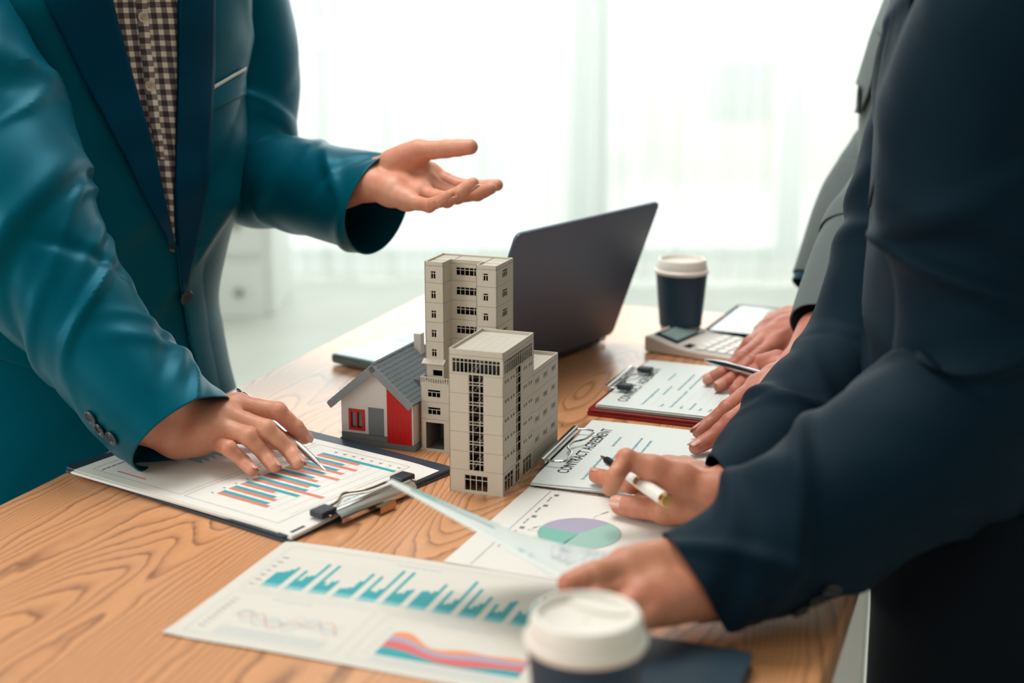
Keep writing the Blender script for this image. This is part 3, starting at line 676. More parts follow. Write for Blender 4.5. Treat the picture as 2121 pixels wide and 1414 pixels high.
# ---------------------------------------------------------------- contract clipboards
acr = bpy.data.materials.new('clear_acrylic'); acr.use_nodes = True
n = acr.node_tree.nodes; l = acr.node_tree.links; n.clear(); t_ = n.new('ShaderNodeBsdfTransparent'); t_.inputs[0].default_value = (.93, .95, .94, 1); g_ = n.new('ShaderNodeBsdfGlossy'); g_.inputs['Roughness'].default_value = .05
mx = n.new('ShaderNodeMixShader'); mx.inputs[0].default_value = .10; oo = n.new('ShaderNodeOutputMaterial')
l.new(t_.outputs[0], mx.inputs[1]); l.new(g_.outputs[0], mx.inputs[2]); l.new(mx.outputs[0], oo.inputs[0])
def contract(S, parent, seed, p0, p1):
    'title across the short side, clauses as fine lines'
    r_ = random.Random(seed); mb = MB(); w_ = S.text(mb, 'CONTRACT AGREEMENT', 0, -1, .0168, 0, 0)
    mb = MB(); a0, a1 = Vector(S.loc(*p0)), Vector(S.loc(*p1)); S.text(mb, 'CONTRACT AGREEMENT', a0.x, a0.y, .0168, math.atan2((a1 - a0).y, (a1 - a0).x), 0, bold=.0002, sx=(a1 - a0).length / max(w_, .01))
    mb2 = mb; x = .0
    M_ = [BLACK, ink('contract_text', (90, 168, 180)), PALE]
    lines = [
        [(.018, .095, 'You contract is being signed by and between'), (.128, .165, 'Name of the first party and')],
        [(.018, .060, 0), (.066, .110, 'Name of the first party')],
        [(.018, .030, 'Date'), (.090, .175, 'effective date of contract agreement and only')],
        [(.018, .110, 'Terms of the contract as agreed'), (.100, .165, 'period of contract agreement')],
        [(.018, .040, 'party'), (.046, .090, 0)], [(.018, .050, 'first party name'), (.060, .120, 0)],
        [(.018, .035, 'First'), (.040, .085, 0), (.09, .135, 'Second party')], [(.018, .040, 'Date'), (.045, .100, 0)], [(.018, .035, 'Party'), (.045, .095, 0), (.1, .14, 'Party sign')]]
    x = a0.x + .020
    for ln in lines:
        for (a, c, tx) in ln:
            if not tx: S.line(mb, (x, a), (x, c), .0004, 2)
            else: 
                ww = len(tx) * .0023; S.text(mb, tx, x + .001, a, .0050, R(90), 1, sx=min(1.1, (c - a) / ww), bold=.00006)
        x += .0112
    for x in (.175, .19, .25): S.line(mb, (x, .018), (x, .1), .0004, 2)
    P_under(prints(mb, 'printed_text', M_, None), parent)
# clear clipboard, middle
K0 = T(1100, 995, .006)
K = Sheet(K0, R(-19.5), .297, .212, .0062, lambda x, y: -.0022 * math.exp(-(y / .012) ** 2) * math.exp(-(x / .06) ** 2) + .0004 * math.sin(x * 30))
kc = thing('clipboard', 'clear plastic clipboard with a contract, under the hand holding the white pen', 'clipboard', tuple(K.P(.15, .1))); kc.location.z = TZ
KB = Sheet(K.P(-.012, -.009), K.a, .32, .232, 0)
slab(KB, 0, 0, .325, .232, .008, .0003, .0028, 'board', acr, kc, bevel=.0004)
for k in range(4):
    s_ = Sheet(K.P(rs.uniform(-.002, .002), rs.uniform(-.002, .001) - .001 * (k == 0)), K.a + R(rs.uniform(-.8, .5)), .297, .212, .0030 + k * .0008, K.fz if k > 1 else None)
    P_under(s_.body('sheet', paper_c, t=.0005), kc)
P_under(K.body('contract_sheet', paper_c), kc); contract(K, kc, 5, (1174, 981), (1270, 890))
def bulldog(S, parent, x, y0, y1, reach, wire_only, z):
    'sprung roll along the edge plus a wire lever'
    mb = MB(); mb.tube([S.P(x, y0, z), S.P(x, y1, z)], .0042, 14); P_under(mb.build('clip_roll', metal, None, smooth=True), parent)
    mb = MB(); mb.obox(S.P(x - .004, y0 + .006, z - .006), S.ex * .014, S.ey * (y1 - y0 - .012), (0, 0, .001)); P_under(mb.build('clip_plate', metal, None, bevel=.0003), parent)
    mb = MB(); mid = (y0 + y1) / 2; L_ = y1 - y0
    pts = [(x + .002, y0 + .004), (x + reach * .6, y0 + .002), (x + reach, y0 + .006), (x + reach - .002, y0 + L_ * .3), (x + reach - .012, y0 + L_ * .42), (x + reach - .012, y0 + L_ * .58), (x + reach - .002, y0 + L_ * .7), (x + reach, y1 - .006), (x + reach * .6, y1 - .002), (x + .002, y1 - .004)]
    q = []
    for i in range(len(pts) - 1):
        for k in range(6):
            t_ = k / 6; q.append(Vector(pts[i]).lerp(Vector(pts[i + 1]), t_))
    for _ in range(2): q = [q[0]] + [(q[i - 1] + q[i] * 2 + q[i + 1]) / 4 for i in range(1, len(q) - 1)] + [q[-1]]
    mb.tube([S.P(a.x, a.y, z + .0015) for a in q], .0012, 8); P_under(mb.build('clip_wire', metal, None, smooth=True), parent)
y0k = K.loc(1125, 957)[1]; bulldog(K, kc, -.004, .043, .160, .024, 1, .0045)
# red clipboard behind
RO_ = T(1235, 838, .012)
Q = Sheet(RO_, R(-22), .297, .213, .0128)
rc = thing('clipboard', 'dark red clipboard with a contract and black tipped clip, farther from the camera', 'clipboard', tuple(Q.P(.15, .1))); rc.location.z = TZ
redm = M('red_leatherette', (140, 22, 18), .3)
RB = Sheet(T(1213, 860, 0), R(-22), .32, .235, 0); slab(RB, 0, 0, .325, .235, .006, .0002, .0038, 'back_cover', redm, rc, bevel=.001); slab(RB, .001, .001, .325, .234, .006, .0040, .0075, 'board', redm, rc, bevel=.001)
for k in range(4):
    s_ = Sheet(Q.P(rs.uniform(-.0015, .0015), rs.uniform(-.0015, .0015)), Q.a + R(rs.uniform(-.4, .4)), .297, .213, .0082 + k * .0011); P_under(s_.body('sheet', paper_c, t=.0007, nx=2, ny=2), rc)
P_under(Q.body('contract_sheet', paper_c), rc); contract(Q, rc, 6, (1297, 832), (1371, 763)); bulldog(Q, rc, -.005, .052, .150, .017, 0, .004)
for y_ in (.054, .136):
    mb = MB(); mb.obox(Q.P(.006, y_, .003), Q.ex * .018, Q.ey * .012, (0, 0, .007)); P_under(mb.build('rubber_tip', dkmetal, None, bevel=.002), rc)

# ---------------------------------------------------------------- dark notebook at the near edge
NB = Sheet(T(1330, 1380), R(-20), .30, .21, 0)
nbk = thing('notebook', 'dark blue-grey notebook at the near table edge below the sleeve', 'notebook', tuple(T(1400, 1400))); nbk.location.z = TZ
NB = Sheet(T(1245, 1400), R(-20), .20, .20, 0)
NB = Sheet(Vector(T(1562, 1350, .0128)) - Vector((math.cos(R(-20)), math.sin(R(-20)), 0)) * .21 - ED * .20, R(-20), .20, .20, 0)
slab(NB, 0.098, 0, .21, .2, .006, .0002, .0030, 'back_cover', M('notebook_cover', (42, 62, 76), .35), nbk); slab(NB, .100, .002, .207, .198, .002, .0031, .0100, 'page_block', paper, nbk, bevel=.0002); slab(NB, .098, 0, .21, .2, .006, .0101, .0128, 'front_cover', MATS['notebook_cover'], nbk)
WS = Sheet(T(1445, 1330, .0), R(12), .035, .05, .0016); ws = thing('loose_sheet', 'white sheet corner peeking out beside the near hand above the notebook', 'paper', tuple(WS.P(.02, .02))); ws.location.z = TZ
WS.z = .0150; P_under(WS.body('sheet', paper, nx=2, ny=2), ws)

# ---------------------------------------------------------------- cups
def cup(label, loc):
    c = thing('paper_cup', label, 'paper cup', loc, 0, None)
    kraft = M('kraft_paper', (205, 172, 152), .6); sl = M('cup_sleeve', (20, 58, 82), .5); lid = M('cup_lid', (244, 236, 228), .35)
    b = MB(); b.lathe([(.001, .003), (.0245, .003), (.0255, .0), (.0262, .0005), (.0262, .004), (.0345, .0965), (.0335, .0965), (.025, .006), (.001, .006)], 56, cap=False); b.build('cup_body', kraft, c, smooth=True)
    f = lambda z: .0262 + (z - .004) * (.0345 - .0262) / .0925
    b = MB(); b.lathe([(f(.020) + .0004, .020), (f(.020) + .0014, .020), (f(.092) + .0012, .0925), (f(.092) + .0004, .0925)], 56, cap=False); b.build('sleeve', sl, c, smooth=True)
    b = MB(); b.lathe([(.0340, .0935), (.0365, .0930), (.0374, .0950), (.0374, .0972), (.0352, .0990), (.0348, .1010), (.0335, .1100), (.0320, .1125), (.0300, .1128), (.0290, .1110), (.0286, .1075), (.0200, .1068), (.001, .1066)], 64, cap=False); ld = b.build('lid', lid, c, smooth=True)
    b = MB(); ring = [(.0232 * math.cos(R(a)), .0145 + .0075 * math.sin(R(a))) for a in range(0, 360, 15)]
    b.prism([(x * .9, y - .034) for x, y in ring], .1066, .1095); o = b.build('sip_spout', lid, ld, smooth=True, bevel=.001)
    return c
c1 = cup('near paper cup with white lid, out of focus at the bottom of the picture', (0, 0, TZ))
pp = T(1214, 1272, .111); c1.location = (pp.x, pp.y, TZ); c1.rotation_euler.z = R(150)
c2 = cup('far paper cup with dark blue sleeve standing behind the calculator', (0, 0, TZ))
pp = T(1413, 536, .112); c2.location = (pp.x, pp.y, TZ)

# ---------------------------------------------------------------- calculator
cream = M('calculator_plastic', (222, 212, 203), .45)
CA = Sheet(T(1334, 728, .0), R(-30), .0, 0, 0)
calc = thing('calculator', 'cream desk calculator with raised screen between red clipboard and far cup', 'calculator', tuple(T(1334, 728)), R(-34)); calc.location.z = TZ
LX, LY = .150, .108
def cz(x): return .010 + .012 * math.exp(-(x / .038) ** 2)
mb = MB(); nx = 20; vs = []
for i in range(nx + 1):
    x = LX * i / nx; zt = cz(x)
    for y in (0, LY): vs += [(x, y, .001), (x, y, zt)]
fs = []
for i in range(nx):
    a = i * 4; fs += [(a, a + 4, a + 5, a + 1), (a + 3, a + 7, a + 6, a + 2), (a + 1, a + 5, a + 7, a + 3), (a, a + 2, a + 6, a + 4)]
fs += [(0, 1, 3, 2), (nx * 4, nx * 4 + 2, nx * 4 + 3, nx * 4 + 1)]
mb.add(vs, fs); mb.build('case', cream, calc, bevel=.002)
def onslope(x, y, dz=0): return Vector((x, y, cz(x) + dz))
def tilted(x0, y0, x1, y1, dz, t, name, mat, parent, bevel=.0):
    mb = MB(); a, b_, c_, d_ = onslope(x0, y0, dz), onslope(x1, y0, dz), onslope(x1, y1, dz), onslope(x0, y1, dz); up = Vector((0, 0, t))
    mb.add([a, b_, c_, d_, a + up, b_ + up, c_ + up, d_ + up], [(3, 2, 1, 0), (4, 5, 6, 7), (0, 1, 5, 4), (1, 2, 6, 5), (2, 3, 7, 6), (3, 0, 4, 7)]); return mb.build(name, mat, parent, bevel=bevel)
scr = tilted(.008, .014, .042, .096, .0002, .0012, 'screen_frame', M('calc_dark', (28, 44, 56), .25), calc); tilted(.012, .022, .038, .088, .0015, .0002, 'display', M('calc_display', (150, 172, 165), .3), scr)
tilted(.052, .012, .062, .030, .0001, .0004, 'solar_strip', MATS['calc_dark'], calc)
key = M('calc_key', (240, 238, 232), .4)
for i in range(5):
    for j in range(5):
        x0 = .070 + i * .0155; y0 = .010 + j * .0185
        tilted(x0, y0, x0 + .0125, y0 + .0150, .0001, .0028, 'key', key, calc, bevel=.0008)

# ---------------------------------------------------------------- tablet
tp_ = T(1450, 700); tab = thing('tablet', 'dark framed tablet lying beside the far cup, screen reflecting the window', 'tablet', tuple(tp_), R(-24)); tab.location.z = TZ
frm = M('tablet_frame', (14, 26, 34), .8, Specular_IOR_Level=.0)
b = MB(); b.prism(rounded(0, 0, .135, .195, .010), .0005, .0085); b.build('case', frm, tab, bevel=.0012)
b = MB(); b.prism(rounded(.007, .017, .128, .186, .003), .0085, .0088); b.build('screen', M('tablet_screen', (120, 140, 138), .12, 0), tab)

# ---------------------------------------------------------------- laptop
lt_m = M('laptop_shell', (82, 94, 114), .42, .2); lt_k = M('laptop_dark', (30, 34, 40), .4, .3); lt_s = M('laptop_silver', (150, 168, 170), .3, .6)
c_ = T(1258, 702, .004); c_ = Vector((c_.x, c_.y, TZ))
la = R(-126.6)                       # hinge direction from its far end towards the near end
hx = Vector((math.cos(la), math.sin(la), 0)); hy = Vector((hx.y, -hx.x, 0))  # hy: from hinge to the user side
if hy.x > 0: hy = -hy
LW, LD = .315, .222
lap = thing('laptop', 'open dark grey laptop seen from behind, standing behind the models', 'laptop', tuple(c_))
def lq(a, d, z): return c_ + hx * a + hy * d + Vector((0, 0, z))
mb = MB(); mb.obox(lq(0, 0, .002), hx * LW, hy * LD, (0, 0, .013)); P_under(mb.build('base', lt_s, None, bevel=.004, fixn=True), lap)
mb = MB()
for i in range(14):
    for j in range(5): mb.obox(lq(.02 + i * .0195, .035 + j * .0185, .0152), hx * .017, hy * .0158, (0, 0, .0012))
P_under(mb.build('keyboard', lt_k, None, fixn=True), lap)['kind'] = 'stuff'
mb = MB(); mb.obox(lq(.105, .14, .0151), hx * .105, hy * .065, (0, 0, .0003)); P_under(mb.build('touchpad', lt_s, None, fixn=True), lap)
# lid: solved from its two upper corners
hz = .014
bf = lq(0, -.004, hz)
tf = ray(1362, 415)                   # far upper corner lies on this sight line at lid length .215 from the hinge
best = None
for k in range(2000):
    t_ = 1.6 + k * .0004; p = CAM + tf * t_; e_ = abs((p - bf).length - .222)
    if best is None or e_ < best[0]: best = (e_, p)
for k in range(0): pass
cands = []
for k in range(4000):
    t_ = 1.5 + k * .0003; p = CAM + tf * t_; q_ = p - bf; off = abs(q_.dot(hx)); cands.append((off + 0 * q_.length, t_, q_.dot(hx), q_.dot(hy), q_.z, q_.length))
cands.sort()
lidv = Vector((0, 0, 1)) * .2 - hy * .03
lu = hy * (-cands[0][3] * -1) + Vector((0, 0, cands[0][4])) if cands[0][5] < .3 else lidv
lu = hy * cands[0][3] + Vector((0, 0, cands[0][4]))
ln_ = lu.cross(hx).normalized()
if ln_.dot(hy) > 0: ln_ = -ln_
LH = lu.length; lud = lu.normalized()
mb = MB(); pts = rounded(0, 0, LW, LH, .009)
b0 = bf
vs = [b0 + hx * x + lud * y for x, y in pts] + [b0 + hx * x + lud * y + ln_ * .005 for x, y in pts]; k_ = len(pts)
mb.add(vs, [tuple(range(k_ - 1, -1, -1)), tuple(range(k_, 2 * k_))] + [(i, (i + 1) % k_, k_ + (i + 1) % k_, k_ + i) for i in range(k_)])
P_under(mb.build('lid', lt_m, None, bevel=.0012, fixn=True), lap)
mb = MB(); mb.obox(b0 + hx * .008 + lud * .012 - ln_ * .0006, hx * (LW - .016), lud * (LH - .02), ln_ * .0005); P_under(mb.build('screen', M('laptop_screen', (12, 14, 18), .1), None, fixn=True), lap)
mb = MB(); mb.tube([lq(.03, -.002, .010), lq(LW - .03, -.002, .010)], .006, 12); P_under(mb.build('hinge', lt_k, None, smooth=True), lap)
# pens lying or held (the held ones are placed with the hands)
# ---------------------------------------------------------------- organic shapes: distance field -> one continuous mesh
def smin(a, b, k):
    h = np.clip(.5 + .5 * (b - a) / k, 0, 1); return b * (1 - h) + a * h - k * h * (1 - h)
def cone_d(P, a, b, ra, rb):
    a = np.array(a, float); b = np.array(b, float); ab = b - a; L2 = max(ab @ ab, 1e-12)
    t = np.clip(((P - a) @ ab) / L2, 0, 1); return np.linalg.norm(P - a - t[..., None] * ab, axis=-1) - (ra + t * (rb - ra))
def nets(f, lo, hi, h):
    'surface nets of the zero level of f'
    lo = np.array(lo, float); n_ = np.ceil((np.array(hi, float) - lo) / h).astype(int) + 1
    ax = [lo[i] + h * np.arange(n_[i]) for i in range(3)]
    G_ = np.stack(np.meshgrid(*ax, indexing='ij'), -1).reshape(-1, 3).astype(np.float32)
    cc = [np.arange(lo[i] , lo[i] + h * n_[i] + 4 * h, 4 * h) for i in range(3)]; cg = np.stack(np.meshgrid(*cc, indexing='ij'), -1)
    cv = f(cg.reshape(-1, 3).astype(np.float32)).reshape(cg.shape[:3])
    ii = np.rint(np.indices(n_).reshape(3, -1) / 4).astype(int); near = cv[ii[0], ii[1], ii[2]]; V = near.astype(np.float32).copy(); todo = np.flatnonzero(np.abs(near) < 5.5 * h)
    for s in range(0, len(todo), 200000): q = todo[s:s + 200000]; V[q] = f(G_[q])
    V = V.reshape(n_); ins = V < 0; cs = tuple(n_ - 1); acc = np.zeros(cs + (3,)); cnt = np.zeros(cs)
    for d in range(3):
        sl0 = [slice(None)] * 3; sl1 = [slice(None)] * 3; sl0[d] = slice(0, -1); sl1[d] = slice(1, None)
        A, B_ = V[tuple(sl0)], V[tuple(sl1)]; cr = (A < 0) != (B_ < 0); t = np.where(cr, A / np.where(A - B_ == 0, 1, A - B_), 0)
        o1, o2 = [q for q in range(3) if q != d]
        for i in (0, 1):
            for j in (0, 1):
                s_ = [slice(None)] * 3; s_[o1] = slice(i, i + cs[o1]); s_[o2] = slice(j, j + cs[o2])
                c = cr[tuple(s_)]; pos = np.zeros(cs + (3,)); pos[..., d] = t[tuple(s_)]; pos[..., o1] = i; pos[..., o2] = j
                acc += pos * c[..., None]; cnt += c
    act = cnt > 0; idx = -np.ones(cs, int); idx[act] = np.arange(act.sum()); cell = np.argwhere(act)
    verts = lo + h * (cell + acc[act] / cnt[act][:, None]); faces = []
    for d in range(3):
        o1, o2 = (d + 1) % 3, (d + 2) % 3
        sl0 = [slice(None)] * 3; sl1 = [slice(None)] * 3; sl0[d] = slice(0, -1); sl1[d] = slice(1, None)
        for q in (o1, o2): sl0[q] = slice(1, -1); sl1[q] = slice(1, -1)
        a, b_ = ins[tuple(sl0)], ins[tuple(sl1)]
        for flip, m_ in ((0, a & ~b_), (1, ~a & b_)):
            e_ = np.argwhere(m_)
            if not len(e_): continue
            e_[:, o1] += 1; e_[:, o2] += 1; q = []
            for (i, j) in ((1, 1), (0, 1), (0, 0), (1, 0)):
                c = e_.copy(); c[:, o1] -= i; c[:, o2] -= j; q.append(idx[c[:, 0], c[:, 1], c[:, 2]])
            q = np.stack(q, 1); faces.append(q[:, ::-1] if flip else q)
    return verts, np.concatenate(faces)
def relax(verts, faces, it=2):
    n_ = len(verts)
    for _ in range(it):
        s = np.zeros_like(verts); c = np.zeros(n_)
        for i in range(4):
            a, b_ = faces[:, i], faces[:, (i + 1) % 4]
            for k in range(3): s[:, k] += np.bincount(a, verts[b_, k], n_)
            c += np.bincount(a, minlength=n_)
        verts = verts * .5 + .5 * s / np.maximum(c, 1)[:, None]
    return verts
class Hand:
    def __init__(s, wrist, forearm, fingers, thumb, dorsal, scale=1.0, spread=.034, voxel=.0014, rw=(.019, .024), thick=1.0):
        s.W = np.array(wrist); s.F = np.array(forearm); s.f = [[np.array(p) for p in q] for q in fingers]; s.t = [np.array(p) for p in thumb]
        s.dn = np.array(dorsal, float); s.dn /= np.linalg.norm(s.dn); s.k = scale; s.spread = spread; s.vox = voxel; s.rw = rw; s.th = thick
    def prims(s):
        k = s.k; lat = s.f[0][0] - s.f[-1][0]; lat /= np.linalg.norm(lat); s.lat = lat; palm = []
        nf = len(s.f); rM = [.0115, .0118, .0112, .0105]
        for i, q in enumerate(s.f):
            off = (0.5 - i / max(nf - 1, 1)) * s.spread * k; base = s.W + lat * off
            mid = (base * .45 + q[0] * .55) - s.dn * .002
            palm.append((base, mid, .0145 * k * s.th, .0125 * k * s.th)); palm.append((mid, q[0] - s.dn * .001, .0125 * k * s.th, rM[i] * k))
        for i in range(nf - 1):
            palm.append((s.f[i][0] * .93 + s.W * .07 - s.dn * .001, s.f[i + 1][0] * .93 + s.W * .07 - s.dn * .001, .0098 * k, .0095 * k)); palm.append((s.f[i][0] * .6 + s.W * .4, s.f[i + 1][0] * .6 + s.W * .4, .0115 * k, .0115 * k))
        if getattr(s, 'web', 0): palm.append((s.t[1] * .9 + s.W * .1, s.f[0][0] * .95 + s.W * .05, .0095 * k, .0092 * k)); palm.append((s.t[1] * .55 + s.W * .45, s.f[0][0] * .55 + s.W * .45, .012 * k, .012 * k)); palm.append((s.t[1] * .72 + s.W * .28, s.f[0][0] * .75 + s.W * .25, .0105 * k, .0105 * k))
        # heel pads
        palm.append((s.W + lat * .012 * k - s.dn * .006, s.t[1] if len(s.t) > 3 else s.t[0], .016 * k, .0125 * k))
        palm.append((s.W - lat * .014 * k - s.dn * .005, s.f[-1][0] * .6 + s.W * .4 - s.dn * .006, .0145 * k, .0125 * k))
        palm.append((s.W + lat * .013 * k, s.F + lat * .016 * k, s.rw[0] * k * .86, s.rw[1] * k)); palm.append((s.W - lat * .013 * k, s.F - lat * .016 * k, s.rw[0] * k * .84, s.rw[1] * k))
        fg = []; rr = [(.0108, .0096, .0082, .0074), (.0110, .0098, .0084, .0075), (.0104, .0092, .0078, .0070), (.0092, .0080, .0068, .0061)]
        for i, q in enumerate(s.f):
            r = [x * k for x in rr[i]]; g = []
            for j in range(3):
                a, b_ = q[j], q[j + 1]; m = (a + b_) / 2; rm = (r[j] + r[j + 1]) / 2 * (.94 if j < 2 else 1.0)
                g.append((a, m, r[j], rm)); g.append((m, b_, rm, r[j + 1] * (1.0 if j < 2 else .97)))
            # knuckle caps on the back
            for j in (1, 2):
                bn = s.back(q, j); g.append((q[j] + bn * r[j] * .16, q[j] + bn * r[j] * .16 + 1e-5, r[j] * .93, r[j] * .93))
            fg.append(g)
        r = [.0150 * k, .0122 * k, .0108 * k, .0092 * k]; g = []
        for j in range(3):
            a, b_ = s.t[j], s.t[j + 1]; m = (a + b_) / 2; rm = (r[j] + r[j + 1]) / 2 * (.95 if j == 1 else 1.0)
            g.append((a, m, r[j], rm)); g.append((m, b_, rm, r[j + 1]))
        fg.append(g); return palm, fg
    def back(s, q, j):
        v = q[j] - (q[max(j - 1, 0)] + q[min(j + 1, len(q) - 1)]) / 2; v = v + s.dn * .004; return v / np.linalg.norm(v)
    def mesh(s):
        palm, fg = s.prims(); k = s.k; allp = palm + [c for g in fg for c in g]
        pts = np.array([p for c in allp for p in c[:2]]); rr = max(max(c[2], c[3]) for c in allp) + .004
        lo, hi = pts.min(0) - rr, pts.max(0) + rr
        tend = [(s.W + s.lat * (.5 - i / 3) * .02 + s.dn * .0125 * k, q[0] + s.dn * .0088 * k) for i, q in enumerate(s.f)]
        def f(P):
            d = None
            for c in palm:
                x = cone_d(P, c[0], c[1], c[2], c[3]); d = x if d is None else smin(d, x, .012 * k)
            for a, b_ in tend: d = smin(d, cone_d(P, a, b_, .0022 * k, .0030 * k), .004 * k)
            out = d
            for g in fg:
                e_ = None
                for c in g: x = cone_d(P, c[0], c[1], c[2], c[3]); e_ = x if e_ is None else smin(e_, x, .0022 * k)
                out = smin(out, smin(d, e_, .007 * k), .0008)
            return out.astype(np.float32)
        v, fc = nets(f, lo, hi, s.vox); return relax(v, fc, 2), fc
    def nails(s, parent, mat, which=None):
        qs = s.f + [s.t]; tr_ = [.0074, .0075, .0070, .0061, .0092]
        for i, q in enumerate(qs):
            if which is not None and i not in which: continue
            a, b_ = q[-2], q[-1]; ax = b_ - a; L_ = np.linalg.norm(ax); ax = ax / L_; r = tr_[i] * s.k
            if i == 4 and hasattr(s, 'thumb_back'): up = np.array(s.thumb_back, float)
            else: up = s.back(q, len(q) - 2) * .6 + s.dn * .6
            up = up - ax * (up @ ax); up /= np.linalg.norm(up); sd = np.cross(ax, up); mb = MB(); vs = []; nu, nv = 8, 8
            for layer_, off in ((0, .00045), (1, -.0006)):
                for iv in range(nv + 1):
                    for iu in range(nu + 1):
                        cu = iu / nu * 2 - 1; cv = iv / nv; w_ = 1 - max(0, (cv - .75) / .25) ** 2 * .25 - max(0, (.25 - cv) / .25) ** 2 * .3
                        ph = cu * w_ * R(52); y_ = (-.85 + cv * 1.55) * r + .0005; rad_ = r * (1.0 - max(0, y_ / r) ** 2 * .17) * 1.0 + off + (.0004 if cv > .9 else 0)
                        p = b_ + ax * y_ + (up * math.cos(ph) + sd * math.sin(ph)) * rad_; vs.append(tuple(p))
            w1_ = nu + 1; N = w1_ * (nv + 1); fs = []
            for iv in range(nv):
                for iu in range(nu):
                    a_ = iv * w1_ + iu; fs.append((a_, a_ + 1, a_ + w1_ + 1, a_ + w1_)); fs.append((N + a_, N + a_ + w1_, N + a_ + w1_ + 1, N + a_ + 1))
            rim = list(range(nu)) + [nu + j * w1_ for j in range(nv)] + [nv * w1_ + j for j in range(nu, 0, -1)] + [j * w1_ for j in range(nv, 0, -1)]
            fs += [(rim[j - 1], rim[j], rim[j] + N, rim[j - 1] + N) for j in range(len(rim))]
            mb.add(vs, fs); mb.build('fingernail', mat, parent, smooth=True, fixn=True)
def skin(name, rgb, red):
    m = M(name, rgb, .48); n, l, b = nt(m); b.inputs['Subsurface Weight'].default_value = .12; b.inputs['Subsurface Radius'].default_value = (.012, .004, .002); b.inputs['Subsurface Scale'].default_value = .6
    vary(m, 38, .55, red, detail=3)
    tc = node(n, 'ShaderNodeTexCoord'); nz = node(n, 'ShaderNodeTexNoise', i_Scale=420, i_Detail=3); vo = node(n, 'ShaderNodeTexNoise', i_Scale=90, i_Detail=2)
    ad = node(n, 'ShaderNodeMath', operation='MULTIPLY_ADD'); ad.inputs[1].default_value = 1.6
    l.new(tc.outputs['Object'], nz.inputs['Vector']); l.new(tc.outputs['Object'], vo.inputs['Vector']); l.new(vo.outputs[0], ad.inputs[0]); l.new(nz.outputs[0], ad.inputs[2]); bump(m, ad.outputs[0], .35, .0008); return m
skin1 = skin('skin_light', (222, 158, 130), (205, 120, 96)); skin2 = skin('skin_tan', (206, 138, 108), (186, 104, 80)); skin3 = skin('skin_warm', (196, 122, 100), (170, 90, 74))
nail1 = M('nail_light', (228, 172, 152), .25); nail2 = M('nail_tan', (218, 160, 138), .25); nail3 = M('nail_warm', (208, 148, 130), .25)
def body_mesh(name, hands, cones, mat, parent, vox=.016):
    'hands at fine resolution, arms and trunk inside the clothes at coarse resolution, one mesh'
    V, Fc = [], []; k = 0
    for h_ in hands:
        v, f = h_.mesh(); V.append(v); Fc.append(f + k); k += len(v)
    if cones:
        pts = np.array([p for c in cones for p in c[:2]]); rr = max(max(c[2], c[3]) for c in cones) + .03
        def f(P):
            d = None
            for c in cones: x = cone_d(P, c[0], c[1], c[2], c[3]); d = x if d is None else smin(d, x, .012)
            return d
        v, fc = nets(f, pts.min(0) - rr, pts.max(0) + rr, vox); V.append(relax(v, fc, 1)); Fc.append(fc + k)
    V = np.concatenate(V); Fc = np.concatenate(Fc); me = bpy.data.meshes.new(name); me.from_pydata(V.tolist(), [], Fc.tolist()); me.materials.append(mat); me.update()
    for p in me.polygons: p.use_smooth = True
    o = bpy.data.objects.new(name, me); link(o, None); P_under(o, parent); return o
def Tn(u, v, h): return tuple(T(u, v, h))
def Dn(u, v, Y_): return tuple(D(u, v, Y_))

# ---------------------------------------------------------------- clothes
def crom(pts, n_):
    pts = [np.array(p, float) for p in pts]; m = len(pts); out = []
    for i in range(n_ + 1):
        t = i / n_ * (m - 1); j = min(int(t), m - 2); f = t - j; p0, p1, p2, p3 = pts[max(j - 1, 0)], pts[j], pts[j + 1], pts[min(j + 2, m - 1)]
        out.append(.5 * ((2 * p1) + (-p0 + p2) * f + (2 * p0 - 5 * p1 + 4 * p2 - p3) * f * f + (-p0 + 3 * p1 - 3 * p2 + p3) * f ** 3))
    return out
def folds(seed, n_, smax, amp, width=.02, slope=.035, ext=1.2):
    r = random.Random(seed); return [(r.uniform(0, smax), r.uniform(0, 2 * PI), r.choice((-1, 1)) * r.uniform(.3, 1) * slope, width * r.uniform(.6, 1.5), amp * r.uniform(.5, 1.2) * r.choice((1, 1, -.7)), ext * r.uniform(.6, 1.4)) for _ in range(n_)]
def fold_at(fl, s, th):
    d = 0
    for (s0, t0, sl, w, a, ex) in fl:
        dt = (th - t0 + PI) % (2 * PI) - PI; q = (s - s0 - sl * dt) / w
        if abs(q) < 3: d += a * math.exp(-q * q) * math.exp(-(dt / ex) ** 2)
    return d
